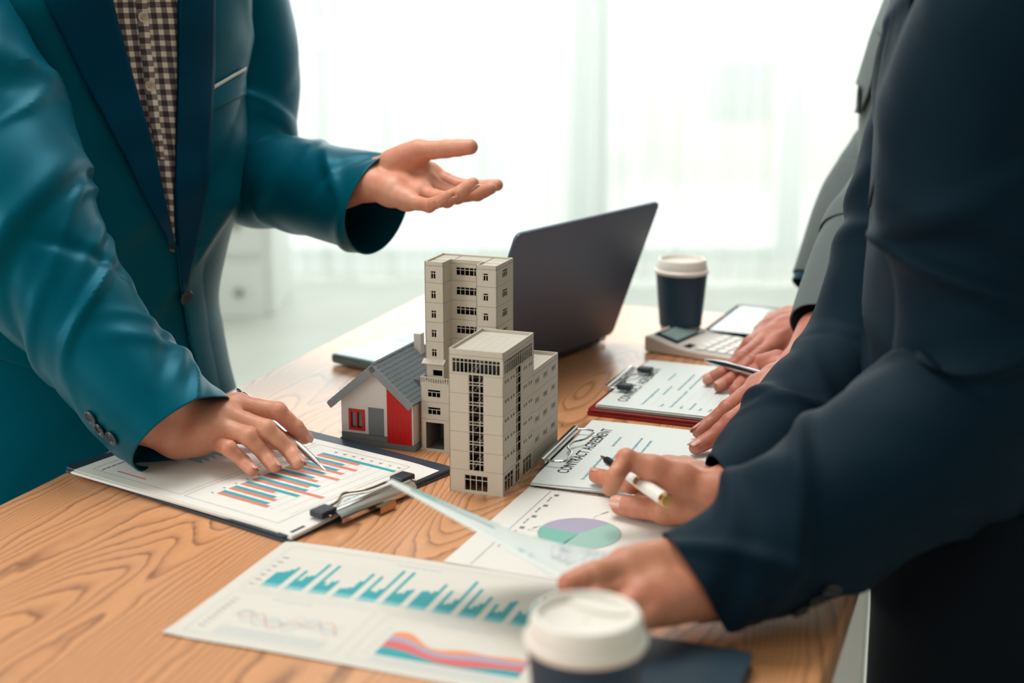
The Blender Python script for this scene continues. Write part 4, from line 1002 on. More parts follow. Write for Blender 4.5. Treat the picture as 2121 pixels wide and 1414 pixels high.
def sleeve(name, pts, mat, parent, fl=(), nseg=72, nring=110, flat=1.0, cuffdir=None, inner=.05, wob=.0012, th0=0, thick=.0022, seed=0, open_end=True, zmin=None):
    'pts: (x, y, z, radius); runs shoulder to cuff'
    c = crom(pts, nring); P_ = [Vector(q[:3]) for q in c]; rad = [q[3] for q in c]; s = [0]
    for i in range(1, len(P_)): s.append(s[-1] + (P_[i] - P_[i - 1]).length)
    up = Vector((0, 0, 1)); vs = []; sr = Vector((seed * 3.1, seed * 1.7, 0)); n_ = nseg; frames = []
    for i, p in enumerate(P_):
        t = (P_[min(i + 1, len(P_) - 1)] - P_[max(i - 1, 0)]).normalized()
        if cuffdir is not None:
            e_ = max(0, 1 - (s[-1] - s[i]) / .06); t = (t * (1 - e_) + Vector(cuffdir).normalized() * e_).normalized()
        u_ = (up - t * up.dot(t)).normalized(); sd = t.cross(u_); up = u_; frames.append((p, u_, sd, rad[i], s[i], t))
    def ring(fr_, dr, k_disp=1.0):
        p, u_, sd, r, si, t = fr_; out = []
        for k in range(n_):
            a = 2 * PI * k / n_; q = p + u_ * (r * math.cos(a) * flat) + sd * (r * math.sin(a)); dd = fold_at(fl, si, a) + wob * noise.noise(q * 16 + sr) + wob * 2.0 * noise.noise(q * 7 + sr)
            out.append(q + (u_ * math.cos(a) + sd * math.sin(a)) * (dd * k_disp + dr))
        return out
    for fr_ in frames: vs += ring(fr_, 0)
    rows = len(frames); fs = [(i * n_ + k, i * n_ + (k + 1) % n_, (i + 1) * n_ + (k + 1) % n_, (i + 1) * n_ + k) for i in range(rows - 1) for k in range(n_)]
    if open_end:
        back_ = [fr_ for fr_ in frames if s[-1] - fr_[4] < inner][::-1]; last = rows - 1
        for fr_ in back_:
            vs += ring(fr_, -thick); rows += 1; i = rows - 2
            fs += [(i * n_ + k, i * n_ + (k + 1) % n_, (i + 1) * n_ + (k + 1) % n_, (i + 1) * n_ + k) for k in range(n_)]
    else: fs.append(tuple(range((rows - 1) * n_, rows * n_)))
    if zmin is not None: vs = [Vector((v.x, v.y, v.z if v.z > zmin + .006 else zmin + .006 * math.exp((v.z - zmin - .006) / .02))) for v in vs]
    mb = MB(); mb.add(vs, fs); o = P_under(mb.build(name, mat, None, smooth=True), parent)
    for p in o.data.polygons: p.use_smooth = True
    md = o.modifiers.new('sub', 'SUBSURF'); md.levels = 0; md.render_levels = 1
    return o, frames
def bvh_of(o):
    me = o.data; return BVHTree.FromPolygons([tuple(v.co) for v in me.vertices], [tuple(p.vertices) for p in me.polygons])
def torso(name, slices, mat, parent, fl=(), nseg=120, nring=130, wob=.002, seed=0):
    'slices (z, cx, cy, a, b, phi) from the bottom up'
    sl = sorted(slices); c = crom([q for q in sl], nring); vs = []; sr = Vector((seed * 2.3, seed, seed * .7)); n_ = nseg
    for q in c:
        z, cx, cy, a, b_, ph = q; cp, sp = math.cos(ph), math.sin(ph)
        for k in range(n_):
            t = 2 * PI * k / n_; ct, st = math.cos(t), math.sin(t); ex_ = .88
            lx = a * math.copysign(abs(ct) ** ex_, ct); ly = b_ * math.copysign(abs(st) ** ex_, st)
            p = Vector((cx + lx * cp - ly * sp, cy + lx * sp + ly * cp, z)); nn = Vector((ct * cp - st * sp, ct * sp + st * cp, 0))
            d = fold_at(fl, z, t) + wob * 2 * noise.noise(Vector((p.x * 9, p.y * 9, p.z * 4)) + sr); vs.append(p + nn * d)
    fs = [(i * n_ + k, i * n_ + (k + 1) % n_, (i + 1) * n_ + (k + 1) % n_, (i + 1) * n_ + k) for i in range(nring) for k in range(n_)]
    fs += [tuple(range(n_ - 1, -1, -1)), tuple(range(nring * n_, nring * n_ + n_))]
    mb = MB(); mb.add(vs, fs); return P_under(mb.build(name, mat, None, smooth=True), parent)
def resamp(pl, n_):
    pl = [Vector(p) for p in pl]; L = [0]
    for a, b_ in zip(pl[:-1], pl[1:]): L.append(L[-1] + (b_ - a).length)
    out = []
    for i in range(n_ + 1):
        t = L[-1] * i / n_; j = 0
        while j < len(L) - 2 and L[j + 1] < t: j += 1
        f = (t - L[j]) / max(L[j + 1] - L[j], 1e-9); out.append(pl[j].lerp(pl[j + 1], f))
    return out
def onsurf(bv, u, v, off, Yd=1.7):
    h, nr, i, d = bv.ray_cast(CAM, ray(u, v).normalized())
    if h is None: return D(u, v, Yd), Vector((0, -1, 0))
    if nr.dot(ray(u, v)) > 0: nr = -nr
    return h + nr * off, nr
def patch(name, left, right, bv, offs, mat, parent, thick=.0016, nc=14, nr=60, Yd=1.7, wr=None, smooth_it=3):
    'cloth piece laid on a garment between two seam lines'
    A, B_ = resamp(left, nr), resamp(right, nr); g = []
    for i in range(nr + 1):
        row = []
        for j in range(nc + 1):
            f = j / nc; q = A[i].lerp(B_[i], f); o_ = offs[0] + (offs[1] - offs[0]) * f; p, n_ = onsurf(bv, q.x, q.y, o_ + (wr(f, i / nr) if wr else 0), Yd); row.append(p)
        g.append(row)
    for _ in range(smooth_it):
        h = [r[:] for r in g]
        for i in range(1, nr):
            for j in range(1, nc): h[i][j] = (g[i][j] * 2 + g[i - 1][j] + g[i + 1][j] + g[i][j - 1] + g[i][j + 1]) / 6
        g = h
    fs = [(i * (nc + 1) + j, (i + 1) * (nc + 1) + j, (i + 1) * (nc + 1) + j + 1, i * (nc + 1) + j + 1) for i in range(nr) for j in range(nc)]
    mb = MB(); mb.add([p for r in g for p in r], fs); o = mb.build(name, mat, None, smooth=True)
    me = o.data; uv = me.uv_layers.new(name='UVMap'); wd = (g[nr // 2][-1] - g[nr // 2][0]).length; ht = sum((g[i + 1][nc // 2] - g[i][nc // 2]).length for i in range(nr))
    for lp in me.loops:
        i, j = divmod(lp.vertex_index, nc + 1); rw_ = (g[i][-1] - g[i][0]).length; uv.data[lp.index].uv = ((j / nc - .5) * rw_, i / nr * ht)
    for p in me.polygons: p.use_smooth = True
    md = o.modifiers.new('thick', 'SOLIDIFY'); md.thickness = thick; md.offset = 0
    return P_under(o, parent)
def button(parent, pos, nrm, r, mat, name='button', holes=4):
    mb = MB(); mb.lathe([(r * .12, .0006), (r * .62, .0006), (r * .72, .0016), (r * .92, .0019), (r, .0012), (r * .97, .0), (r * .1, -.0002)], 28, 0, cap=True)
    for k in range(holes):
        a = R(45 + 360 / holes * k); cx, cy = r * .27 * math.cos(a), r * .27 * math.sin(a); mb.prism([(cx + r * .11 * math.cos(q), cy + r * .11 * math.sin(q)) for q in [PI / 4 * i for i in range(8)]], .0005, .00075, 1)
    o = mb.build(name, [mat, M('button_hole', (8, 10, 12), .8)], None, smooth=True)
    q = Vector(nrm).normalized().to_track_quat('Z', 'Y'); o.rotation_mode = 'QUATERNION'; o.rotation_quaternion = q; o.location = pos
    bpy.context.view_layer.update(); return P_under(o, parent)
def cloth(name, rgb, second, rough=.62, sheen=.25, bs=2200, amt=.35):
    m = M(name, rgb, rough); n, l, b = nt(m); b.inputs['Sheen Weight'].default_value = sheen; b.inputs['Sheen Roughness'].default_value = .45; b.inputs['Sheen Tint'].default_value = (*lin(second), 1)
    b.inputs['Specular IOR Level'].default_value = .45; b.inputs['Specular Tint'].default_value = (*[min(1, x * 3 + .02) for x in lin(second)], 1); noise_bump(m, bs, .12, .0003, 2); return m
teal = cloth('teal_suiting', (0, 74, 92), (0, 125, 150), .42, .08)
teal_lin = cloth('teal_lapel_facing', (0, 48, 72), (0, 90, 120), .5, .08)
navyc = cloth('navy_suiting', (11, 25, 36), (40, 75, 95), .7, .04)
greyc = cloth('grey_suiting', (92, 100, 100), (140, 150, 150), .8, .3)
black_b = M('button_dark', (20, 26, 32), .2); horn = M('button_horn', (34, 56, 68), .3); shellb = M('button_shell', (185, 165, 150), .3)
check = bpy.data.materials.new('checked_shirt_cloth'); check.use_nodes = True; n, l, b = nt(check); b.inputs['Roughness'].default_value = .8
uvn = node(n, 'ShaderNodeUVMap'); sp = node(n, 'ShaderNodeSeparateXYZ'); l.new(uvn.outputs[0], sp.inputs[0])
def mth(op, a, c=None):
    x = node(n, 'ShaderNodeMath', operation=op)
    for i, q in enumerate((a, c)):
        if q is None: continue
        if isinstance(q, (int, float)): x.inputs[i].default_value = q
        else: l.new(q, x.inputs[i])
    return x.outputs[0]
PER = .0125
su = mth('GREATER_THAN', mth('FRACT', mth('DIVIDE', sp.outputs[0], PER)), .48); sv = mth('GREATER_THAN', mth('FRACT', mth('DIVIDE', sp.outputs[1], PER)), .48)
sm_ = mth('DIVIDE', mth('ADD', su, sv), 2.0); cr = node(n, 'ShaderNodeValToRGB'); cr.color_ramp.interpolation = 'CONSTANT'; l.new(sm_, cr.inputs[0])
e = cr.color_ramp.elements; e[0].position = 0; e[0].color = (*lin((216, 203, 186)), 1); e[1].position = .8; e[1].color = (*lin((52, 42, 48)), 1); x = e.new(.3); x.color = (*lin((122, 108, 106)), 1)
l.new(cr.outputs[0], b.inputs['Base Color'])
tan = lambda p, q: (np.array(q, float) - np.array(p, float))
# ================================================================ person in teal blazer
p1 = thing('person', 'person in a teal blazer over a checked shirt, gesturing with an open palm', 'person', (-.52, 1.66, 0))
wA = Dn(768, 372, 1.665); handA = Hand(
    wrist=Dn(772, 374, 1.665), forearm=Dn(700, 398, 1.715),
    fingers=[[Dn(894, 362, 1.680), Dn(950, 385, 1.665), Dn(994, 387, 1.655), Dn(1030, 383, 1.648)],
             [Dn(890, 384, 1.655), Dn(945, 405, 1.632), Dn(988, 401, 1.620), Dn(1016, 390, 1.615)],
             [Dn(876, 403, 1.628), Dn(925, 413, 1.600), Dn(955, 397, 1.588), Dn(980, 379, 1.586)],
             [Dn(846, 417, 1.602), Dn(888, 425, 1.580), Dn(912, 416, 1.568), Dn(932, 403, 1.564)]],
    thumb=[Dn(812, 335, 1.660), Dn(868, 313, 1.655), Dn(925, 308, 1.640), Dn(974, 304, 1.628)],
    dorsal=(.15, .5, -.85), scale=.98, spread=.036, rw=(.021, .019), thick=1.0, voxel=.0013)
handA.web = 1
handB = Hand(
    wrist=Tn(385, 885, .046), forearm=Dn(318, 845, 1.36),
    fingers=[[Tn(494, 838, .066), Tn(575, 851, .062), Tn(612, 884, .044), Tn(631, 906, .030)],
             [Tn(468, 858, .062), Tn(551, 888, .052), Tn(598, 930, .030), Tn(617, 958, .0205)],
             [Tn(450, 882, .053), Tn(513, 904, .047), Tn(549, 941, .028), Tn(567, 966, .0195)],
             [Tn(428, 908, .036), Tn(474, 928, .038), Tn(504, 955, .024), Tn(522, 974, .0185)]],
    thumb=[Tn(420, 880, .036), Tn(480, 892, .030), Tn(535, 905, .022), Tn(580, 915, .022)],
    dorsal=(-.1, -.25, 1), scale=.97, spread=.034, rw=(.021, .026))
shR, elR, wrR = (-.66, 1.52, 1.30), Dn(10, 440, 1.42), Tn(385, 885, .040)
shL, elL = (-.37, 1.80, 1.32), Dn(525, 385, 1.80)
bd = [((-.52, 1.68, .95), (-.52, 1.67, 1.30), .06, .07), ((-.37, 1.77, 1.31), (-.64, 1.57, 1.31), .035, .035), ((-.52, 1.68, 1.3), (-.50, 1.66, 1.50), .06, .055),
      (shR, elR, .034, .028), (elR, Dn(318, 845, 1.36), .026, .021), (shL, elL, .034, .028), (elL, Dn(690, 398, 1.72), .026, .021), ((-.52, 1.68, .95), (-.48, 1.72, .5), .06, .045), ((-.52, 1.68, .95), (-.6, 1.6, .5), .06, .045), ((-.48, 1.72, .5), (-.48, 1.74, .06), .036, .03), ((-.6, 1.6, .5), (-.6, 1.6, .06), .036, .03)]
body1 = body_mesh('body', [handA, handB], bd, skin1, p1)
handA.nails(body1, nail1, which=(2, 3)); handB.nails(body1, nail1, which=(0, 1, 2, 3))
# torso
phi1 = R(35); e0 = math.sqrt((.19 * math.cos(phi1)) ** 2 + (.125 * math.sin(phi1)) ** 2)
def tslice(u, v, Ys, ext_to_cy, phi, a, b_):
    p = D(u, v, Ys); e_ = math.sqrt((a * math.cos(phi)) ** 2 + (b_ * math.sin(phi)) ** 2); return (p.z, p.x - e_, Ys - ext_to_cy, a, b_, phi)
sl = []
for (u, v, a, b_) in ((505, -140, .16, .10), (522, -60, .185, .118), (528, 0, .19, .122), (512, 120, .195, .125), (509, 250, .195, .126), (500, 380, .192, .125), (484, 480, .187, .123), (464, 590, .182, .121), (472, 660, .186, .124), (484, 730, .192, .130), (500, 800, .20, .138), (512, 880, .205, .142), (520, 960, .207, .145)):
    sl.append(tslice(u, v, 1.775, .105, phi1, a, b_))
z_top = sl[0][0]; sl.append((z_top + .06, sl[0][1] - .01, sl[0][2], .10, .08, phi1)); sl.append((z_top + .09, sl[0][1] - .01, sl[0][2], .06, .06, phi1))
r_ = random.Random(3)
fl1 = [(.98 + r_.uniform(-.02, .25), r_.uniform(3.4, 6), r_.uniform(-.2, .2), r_.uniform(.012, .03), r_.uniform(.002, .006), .9) for _ in range(14)]
tor1 = torso('blazer', sl, teal, p1, fl=fl1, seed=1); bv1 = bvh_of(tor1)
patch('shirt', [(222, -30), (228, 0), (268, 158), (315, 322), (338, 436), (352, 520)], [(368, -30), (366, 0), (366, 150), (362, 300), (361, 440), (364, 520)], bv1, (.0008, .0008), check, p1, .001, 16, 70,
      wr=lambda f, t: .0025 * math.sin(f * 14 + t * 4) * (.4 + t) * .6 + .0012 * math.sin(f * 31 - t * 7))
pk = patch('shirt_placket', [(276, -30), (284, 60), (300, 200), (322, 330)], [(300, -30), (306, 60), (322, 200), (338, 330)], bv1, (.0035, .0035), check, p1, .0012, 5, 40, wr=lambda f, t: .0010 * math.sin(t * 30))
for (u, v) in ((292, 34), (306, 178)):
    p, nn_ = onsurf(bv1, u, v, .0052); button(pk, p, nn_, .0058, shellb, 'shirt_button', 2)
patch('lapel', [(80, -30), (92, 0), (173, 173), (240, 300), (297, 411), (357, 522)], [(222, -30), (229, 0), (271, 158), (318, 322), (342, 436), (360, 524)], bv1, (.011, .0065), teal_lin, p1, .0018, 12, 60)
patch('front_panel', [(362, 505), (370, 600), (386, 700), (410, 800), (436, 900)], [(430, 505), (440, 600), (452, 700), (470, 800), (490, 900)], bv1, (.0048, -.0025), teal, p1, .0016, 10, 40)
patch('lapel', [(366, -30), (365, 0), (364, 150), (359, 300), (358, 440), (371, 600)], [(440, -30), (438, 0), (437, 120), (432, 250), (424, 360), (409, 470), (376, 604)], bv1, (.008, .0065), teal_lin, p1, .0018, 10, 60)
p, nn_ = onsurf(bv1, 377, 612, .0075); button(p1, p, nn_, .0092, horn)
wm = M('pocket_trim_white', (205, 205, 200), .6)
patch('pocket_trim', [(432, 181), (432, 189)], [(506, 138), (505, 145)], bv1, (.003, .003), wm, p1, .001, 16, 3, smooth_it=0)
patch('pocket_welt', [(433, 189), (436, 232)], [(505, 146), (506, 196)], bv1, (.0022, .0022), teal, p1, .0012, 16, 8, smooth_it=1)
patch('pocket_flap', [(-60, 620), (-60, 724)], [(84, 690), (112, 778)], bv1, (.004, .004), teal, p1, .0016, 16, 10, smooth_it=1)
# sleeves
def sp_(pxs): return [tuple(Dn(u, v, Y_)) + (r_,) for (u, v, Y_, r_) in pxs]
slR = [shR + (.078,)] + sp_([(-30, 250, 1.48, .080), (35, 430, 1.43, .077), (105, 570, 1.405, .066), (190, 690, 1.385, .060), (265, 785, 1.365, .057), (330, 855, 1.350, .056), (372, 898, 1.338, .054)])
foldR = folds(5, 34, .62, .0085, .011, .06, 1.0) + folds(51, 20, .62, .005, .007, .08, .8)
cd = Vector(D(372, 898, 1.338)) - Vector(D(290, 790, 1.37))
oR, frR = sleeve('sleeve', slR, teal, p1, fl=foldR, cuffdir=cd, seed=1)
slL = [shL + (.072,)] + sp_([(505, 120, 1.84, .068), (505, 260, 1.83, .066), (522, 366, 1.80, .062), (590, 378, 1.77, .056), (660, 395, 1.74, .0565), (730, 410, 1.705, .060), (788, 424, 1.675, .062)])
foldL = folds(9, 22, .56, .006, .012, .06, 1.0)
oL, frL = sleeve('sleeve', slL, teal, p1, fl=foldL, cuffdir=Vector((.80, -.48, -.22)), seed=2, inner=.10)
bvR = bvh_of(oR)
for (u, v, m_) in ((190, 864, horn), (209, 888, black_b), (233, 906, horn)):
    h, nr_, i_, d_ = bvR.ray_cast(CAM, ray(u, v).normalized())
    if h is None: h = D(u, v, 1.33); nr_ = Vector((-.4, -.8, .2))
    if nr_.dot(ray(u, v)) > 0: nr_ = -nr_
    button(p1, h + nr_ * .0012, nr_, .0078, m_, 'cuff_button')
def legs(parent, hips, knees, feet, mat, r=(.085, .075, .06)):
    for h_, k_, f_ in zip(hips, knees, feet):
        sleeve('trouser_leg', [tuple(h_) + (r[0],), tuple(k_) + (r[1],), tuple(f_) + (r[2],)], mat, parent, fl=folds(3, 8, .8, .004, .02, .04), nring=40, nseg=40, seed=4)
        mb = MB(); mb.lathe([(.001, -.04), (.03, -.038), (.045, -.01), (.044, .03), (.03, .055), (.001, .06)], 20); o = mb.build('shoe', black_b, None, smooth=True); o.location = (f_[0], f_[1] - .03, .045); o.scale = (1, 2.4, 1); bpy.context.view_layer.update(); P_under(o, parent)
blackc = cloth('black_trousers', (16, 20, 26), (30, 36, 44), .8, .2)
legs(p1, [(-.47, 1.74, .80), (-.57, 1.66, .80)], [(-.48, 1.74, .48), (-.62, 1.60, .48)], [(-.49, 1.78, .09), (-.63, 1.62, .09)], blackc)

# ================================================================ person in navy suit (two hands on the papers)
p2 = thing('person', 'person in a dark navy suit holding a white pen and a lifted sheet', 'person', (.50, 1.28, 0))
handC = Hand(
    wrist=Tn(1490, 1018, .034), forearm=Dn(1600, 965, 1.29),
    fingers=[[Tn(1352, 970, .058), Tn(1298, 951, .066), Tn(1277, 982, .056), Tn(1264, 1012, .040)],
             [Tn(1358, 985, .036), Tn(1308, 1001, .026), Tn(1262, 992, .017), Tn(1234, 985, .0155)],
             [Tn(1380, 970, .030), Tn(1345, 1005, .024), Tn(1325, 1010, .016), Tn(1350, 1015, .016)],
             [Tn(1415, 968, .026), Tn(1385, 1000, .022), Tn(1370, 1010, .016), Tn(1390, 1015, .016)]],
    thumb=[Tn(1440, 1050, .024), Tn(1378, 1055, .020), Tn(1322, 1050, .0145), Tn(1284, 1046, .0125)],
    dorsal=(.1, -.35, .95), scale=.98, spread=.030, rw=(.020, .025))
handC.thumb_back = (-.05, -.62, .78)
handD = Hand(
    wrist=Dn(1418, 1200, .985), forearm=Dn(1500, 1192, 1.005),
    fingers=[[Dn(1290, 1178, .985), Dn(1216, 1196, .97), Dn(1186, 1224, .985), Dn(1200, 1236, 1.0)],
             [Dn(1300, 1208, .965), Dn(1232, 1234, .945), Dn(1222, 1262, .965), Dn(1250, 1262, .985)],
             [Dn(1325, 1240, .95), Dn(1268, 1274, .93), Dn(1262, 1298, .95), Dn(1290, 1290, .965)],
             [Dn(1355, 1262, .945), Dn(1310, 1298, .93), Dn(1306, 1318, .945), Dn(1330, 1310, .96)]],
    thumb=[Dn(1368, 1160, .995), Dn(1300, 1172, .975), Dn(1232, 1192, .955), Dn(1180, 1210, .945)],
    dorsal=(-.1, -.8, .35), scale=1.0, spread=.036, rw=(.022, .021), voxel=.0016)
elR2, shR2 = Vector(D(1790, 760, 1.40)), Vector((.53, 1.46, 1.27)); elL2, shL2 = Vector(D(2040, 860, 1.08)), Vector((.42, 1.08, 1.27))
bd = [((.53, 1.26, .95), (.48, 1.26, 1.30), .06, .07), (shR2, shL2, .035, .035), ((.47, 1.26, 1.3), (.43, 1.26, 1.5), .06, .055), (shR2, elR2, .034, .028), (elR2, Dn(1600, 965, 1.29), .026, .021), (shL2, elL2, .034, .028), (elL2, Dn(1520, 1190, 1.01), .026, .021),
      ((.53, 1.26, .95), (.48, 1.34, .5), .06, .045), ((.53, 1.26, .95), (.46, 1.18, .5), .06, .045), ((.48, 1.34, .5), (.56, 1.36, .06), .036, .03), ((.46, 1.18, .5), (.54, 1.16, .06), .036, .03)]
body2 = body_mesh('body', [handC, handD], bd, skin2, p2)
handC.nails(body2, nail2, which=(1, 4))
sl = []
phi2 = R(78)
for (u, v, a, b_) in ((1880, -140, .17, .105), (1866, -60, .19, .12), (1850, 0, .195, .125), (1822, 100, .20, .13), (1806, 280, .20, .13), (1798, 500, .19, .13), (1796, 700, .185, .13), (1812, 900, .19, .13), (1842, 1060, .19, .13), (1846, 1200, .19, .13), (1848, 1400, .19, .13), (1850, 1520, .19, .13)):
    p = D(u, v, 1.27); e_ = math.sqrt((a * math.cos(phi2)) ** 2 + (b_ * math.sin(phi2)) ** 2); sl.append((p.z, p.x + e_, 1.27, a, b_, phi2))
sl.append((sl[0][0] + .06, sl[0][1] + .01, 1.27, .10, .08, phi2)); sl.append((sl[0][0] + .09, sl[0][1] + .01, 1.27, .06, .06, phi2))
r_ = random.Random(8)
fl2 = [(r_.uniform(.75, 1.25), r_.uniform(1.5, 4.5), r_.uniform(-.25, .25), r_.uniform(.012, .03), r_.uniform(.004, .009), .7) for _ in range(22)]
tor2 = torso('suit_jacket', sl, navyc, p2, fl=fl2, seed=5); bv2 = bvh_of(tor2)
patch('lapel', [(1864, -30), (1850, 30), (1832, 110), (1818, 200), (1812, 300)], [(1905, -30), (1890, 60), (1862, 200), (1838, 330), (1818, 430)], bv2, (.001, .007), navyc, p2, .002, 10, 40, Yd=1.2)
slR2 = [tuple(shR2) + (.078,)] + sp_([(1960, 250, 1.44, .072), (1880, 520, 1.43, .072), (1795, 730, 1.40, .066), (1690, 850, 1.345, .060), (1605, 945, 1.29, .053), (1540, 1005, 1.245, .046), (1497, 1034, 1.222, .0415)])
oR2, f_ = sleeve('sleeve', slR2, navyc, p2, fl=[(.3, .5, .05, .015, .005, 1.2), (.36, 2.5, .05, .015, .005, 1.2)] + folds(12, 24, .6, .007, .012, .05), seed=3, cuffdir=(-.95, -.22, -.2), zmin=TZ + .0085)
slL2 = [tuple(shL2) + (.080,)] + sp_([(2060, 180, 1.10, .080), (2062, 480, 1.10, .078), (2052, 700, 1.09, .074), (2005, 860, 1.075, .072), (1880, 945, 1.055, .070), (1720, 1050, 1.035, .062), (1560, 1155, 1.01, .051), (1440, 1218, .992, .045)])
oL2, f_ = sleeve('sleeve', slL2, navyc, p2, fl=[(.22, 2.0, .06, .02, .008, 1.3), (.29, 3.2, -.05, .018, .008, 1.2), (.34, 2.0, .07, .02, .009, 1.4), (.40, 3.0, .06, .02, .007, 1.2), (.50, 2.4, .08, .022, .005, 1.2)] + folds(22, 30, .75, .010, .014, .06), seed=6, cuffdir=(-.86, -.2, -.46), zmin=TZ + .014)
bvL2 = bvh_of(oL2)
for (u, v) in ((1622, 1285), (1656, 1262), (1690, 1240), (1722, 1218)):
    h, nr_, i_, d_ = bvL2.ray_cast(CAM, ray(u, v).normalized())
    if h is None: continue
    if nr_.dot(ray(u, v)) > 0: nr_ = -nr_
    button(p2, h + nr_ * .0012, nr_, .0072, black_b, 'cuff_button')
legs(p2, [(.52, 1.36, .80), (.425, 1.12, .82)], [(.50, 1.36, .48), (.375, 1.10, .50)], [(.56, 1.38, .09), (.52, 1.14, .09)], blackc, (.115, .06, .045))

# ================================================================ person in grey jacket behind
p3 = thing('person', 'person in a grey jacket at the far right, both hands spread over the contracts', 'person', (.86, 1.95, 0))
handE = Hand(
    wrist=Tn(1678, 655, .064), forearm=Dn(1735, 575, 1.95),
    fingers=[[Tn(1602, 716, .046), Tn(1553, 753, .040), Tn(1514, 786, .026), Tn(1490, 800, .0205)],
             [Tn(1590, 700, .048), Tn(1536, 743, .044), Tn(1494, 774, .028), Tn(1467, 786, .0205)],
             [Tn(1588, 682, .046), Tn(1552, 712, .044), Tn(1534, 734, .030), Tn(1524, 746, .022)],
             [Tn(1600, 664, .042), Tn(1574, 684, .040), Tn(1560, 704, .032), Tn(1552, 716, .026)]],
    thumb=[Tn(1645, 690, .044), Tn(1640, 735, .034), Tn(1622, 770, .024), Tn(1600, 795, .022)],
    dorsal=(0, -.4, .9), scale=1.0, spread=.030, rw=(.019, .020), voxel=.0017)
handF = Hand(
    wrist=Tn(1662, 768, .056), forearm=Dn(1710, 700, 1.60),
    fingers=[[Tn(1568, 798, .048), Tn(1508, 845, .036), Tn(1472, 876, .020), Tn(1447, 894, .0145)],
             [Tn(1584, 820, .048), Tn(1514, 873, .038), Tn(1469, 911, .020), Tn(1441, 927, .0145)],
             [Tn(1596, 832, .046), Tn(1548, 885, .034), Tn(1508, 930, .020), Tn(1484, 951, .0145)],
             [Tn(1620, 840, .040), Tn(1590, 885, .030), Tn(1560, 930, .020), Tn(1545, 950, .0145)]],
    thumb=[Tn(1610, 750, .048), Tn(1575, 758, .036), Tn(1545, 790, .026), Tn(1525, 810, .022)],
    dorsal=(0, -.35, .9), scale=1.0, spread=.034, rw=(.020, .026))
elR3, shR3 = Vector(D(1850, 360, 2.02)), Vector((.78, 2.12, 1.28)); elL3, shL3 = Vector(D(1850, 480, 1.72)), Vector((.78, 1.80, 1.28))
bd = [((.88, 1.95, .95), (.82, 1.95, 1.30), .06, .07), (shR3, shL3, .035, .035), ((.80, 1.95, 1.3), (.76, 1.95, 1.5), .06, .055), (shR3, elR3, .034, .028), (elR3, Dn(1735, 575, 1.95), .026, .021), (shL3, elL3, .034, .028), (elL3, Dn(1710, 700, 1.60), .026, .021),
      ((.88, 1.95, .95), (.88, 2.05, .5), .06, .045), ((.88, 1.95, .95), (.88, 1.85, .5), .06, .045), ((.88, 2.05, .5), (.9, 2.05, .06), .036, .03), ((.88, 1.85, .5), (.9, 1.85, .06), .036, .03)]
body3 = body_mesh('body', [handE, handF], bd, skin3, p3)
handE.nails(body3, nail3, which=(0, 1)); handF.nails(body3, nail3, which=(0, 1, 2))
sl = []
for (u, v, a, b_) in ((1860, -100, .17, .105), (1845, -30, .19, .12), (1828, 10, .195, .125), (1793, 110, .20, .13), (1780, 210, .20, .13), (1776, 330, .195, .13), (1790, 430, .19, .13), (1850, 560, .19, .13), (1960, 660, .18, .12), (1990, 760, .18, .12)):
    p = D(u, v, 1.95); e_ = math.sqrt((a * math.cos(phi2)) ** 2 + (b_ * math.sin(phi2)) ** 2); sl.append((p.z, p.x + e_, 1.95, a, b_, phi2))
sl.append((sl[0][0] + .06, sl[0][1] + .01, 1.95, .10, .08, phi2)); sl.append((sl[0][0] + .09, sl[0][1] + .01, 1.95, .06, .06, phi2))
tor3 = torso('jacket', sl, greyc, p3, seed=9); bv3 = bvh_of(tor3)
patch('lapel', [(1818, 60), (1796, 130), (1779, 185), (1778, 232)], [(1838, 90), (1822, 150), (1806, 200), (1790, 236)], bv3, (.006, .006), greyc, p3, .002, 8, 30, Yd=1.9)
p, nn_ = onsurf(bv3, 1785, 217, .004, 1.9); button(p3, p, nn_, .009, black_b)
slR3 = [tuple(shR3) + (.075,)] + sp_([(1860, 330, 2.02, .070), (1800, 410, 2.00, .066), (1745, 510, 1.97, .056), (1708, 590, 1.95, .049)])
sleeve('sleeve', slR3, greyc, p3, fl=folds(31, 10, .5, .003, .014, .05), seed=7)
mb_p = Vector(D(1705, 592, 1.95)); dirc = (Vector(D(1708, 590, 1.95)) - Vector(D(1745, 510, 1.97))).normalized()
sleeve('shirt_cuff', [tuple(mb_p - dirc * .02) + (.044,), tuple(mb_p + dirc * .002) + (.044,), tuple(mb_p + dirc * .010) + (.044,)], cloth('dark_cuff', (20, 50, 66), (60, 90, 110)), p3, nring=20, seed=1, inner=.02)
slL3 = [tuple(shL3) + (.075,)] + sp_([(1880, 420, 1.72, .070), (1800, 520, 1.70, .064), (1748, 610, 1.66, .054), (1712, 685, 1.62, .045)])
sleeve('sleeve', slL3, greyc, p3, fl=folds(33, 10, .5, .003, .014, .05), seed=8, zmin=TZ + .01)
legs(p3, [(.88, 2.05, .86), (.88, 1.85, .86)], [(.86, 2.05, .48), (.86, 1.85, .48)], [(.9, 2.07, .09), (.9, 1.83, .09)], blackc)
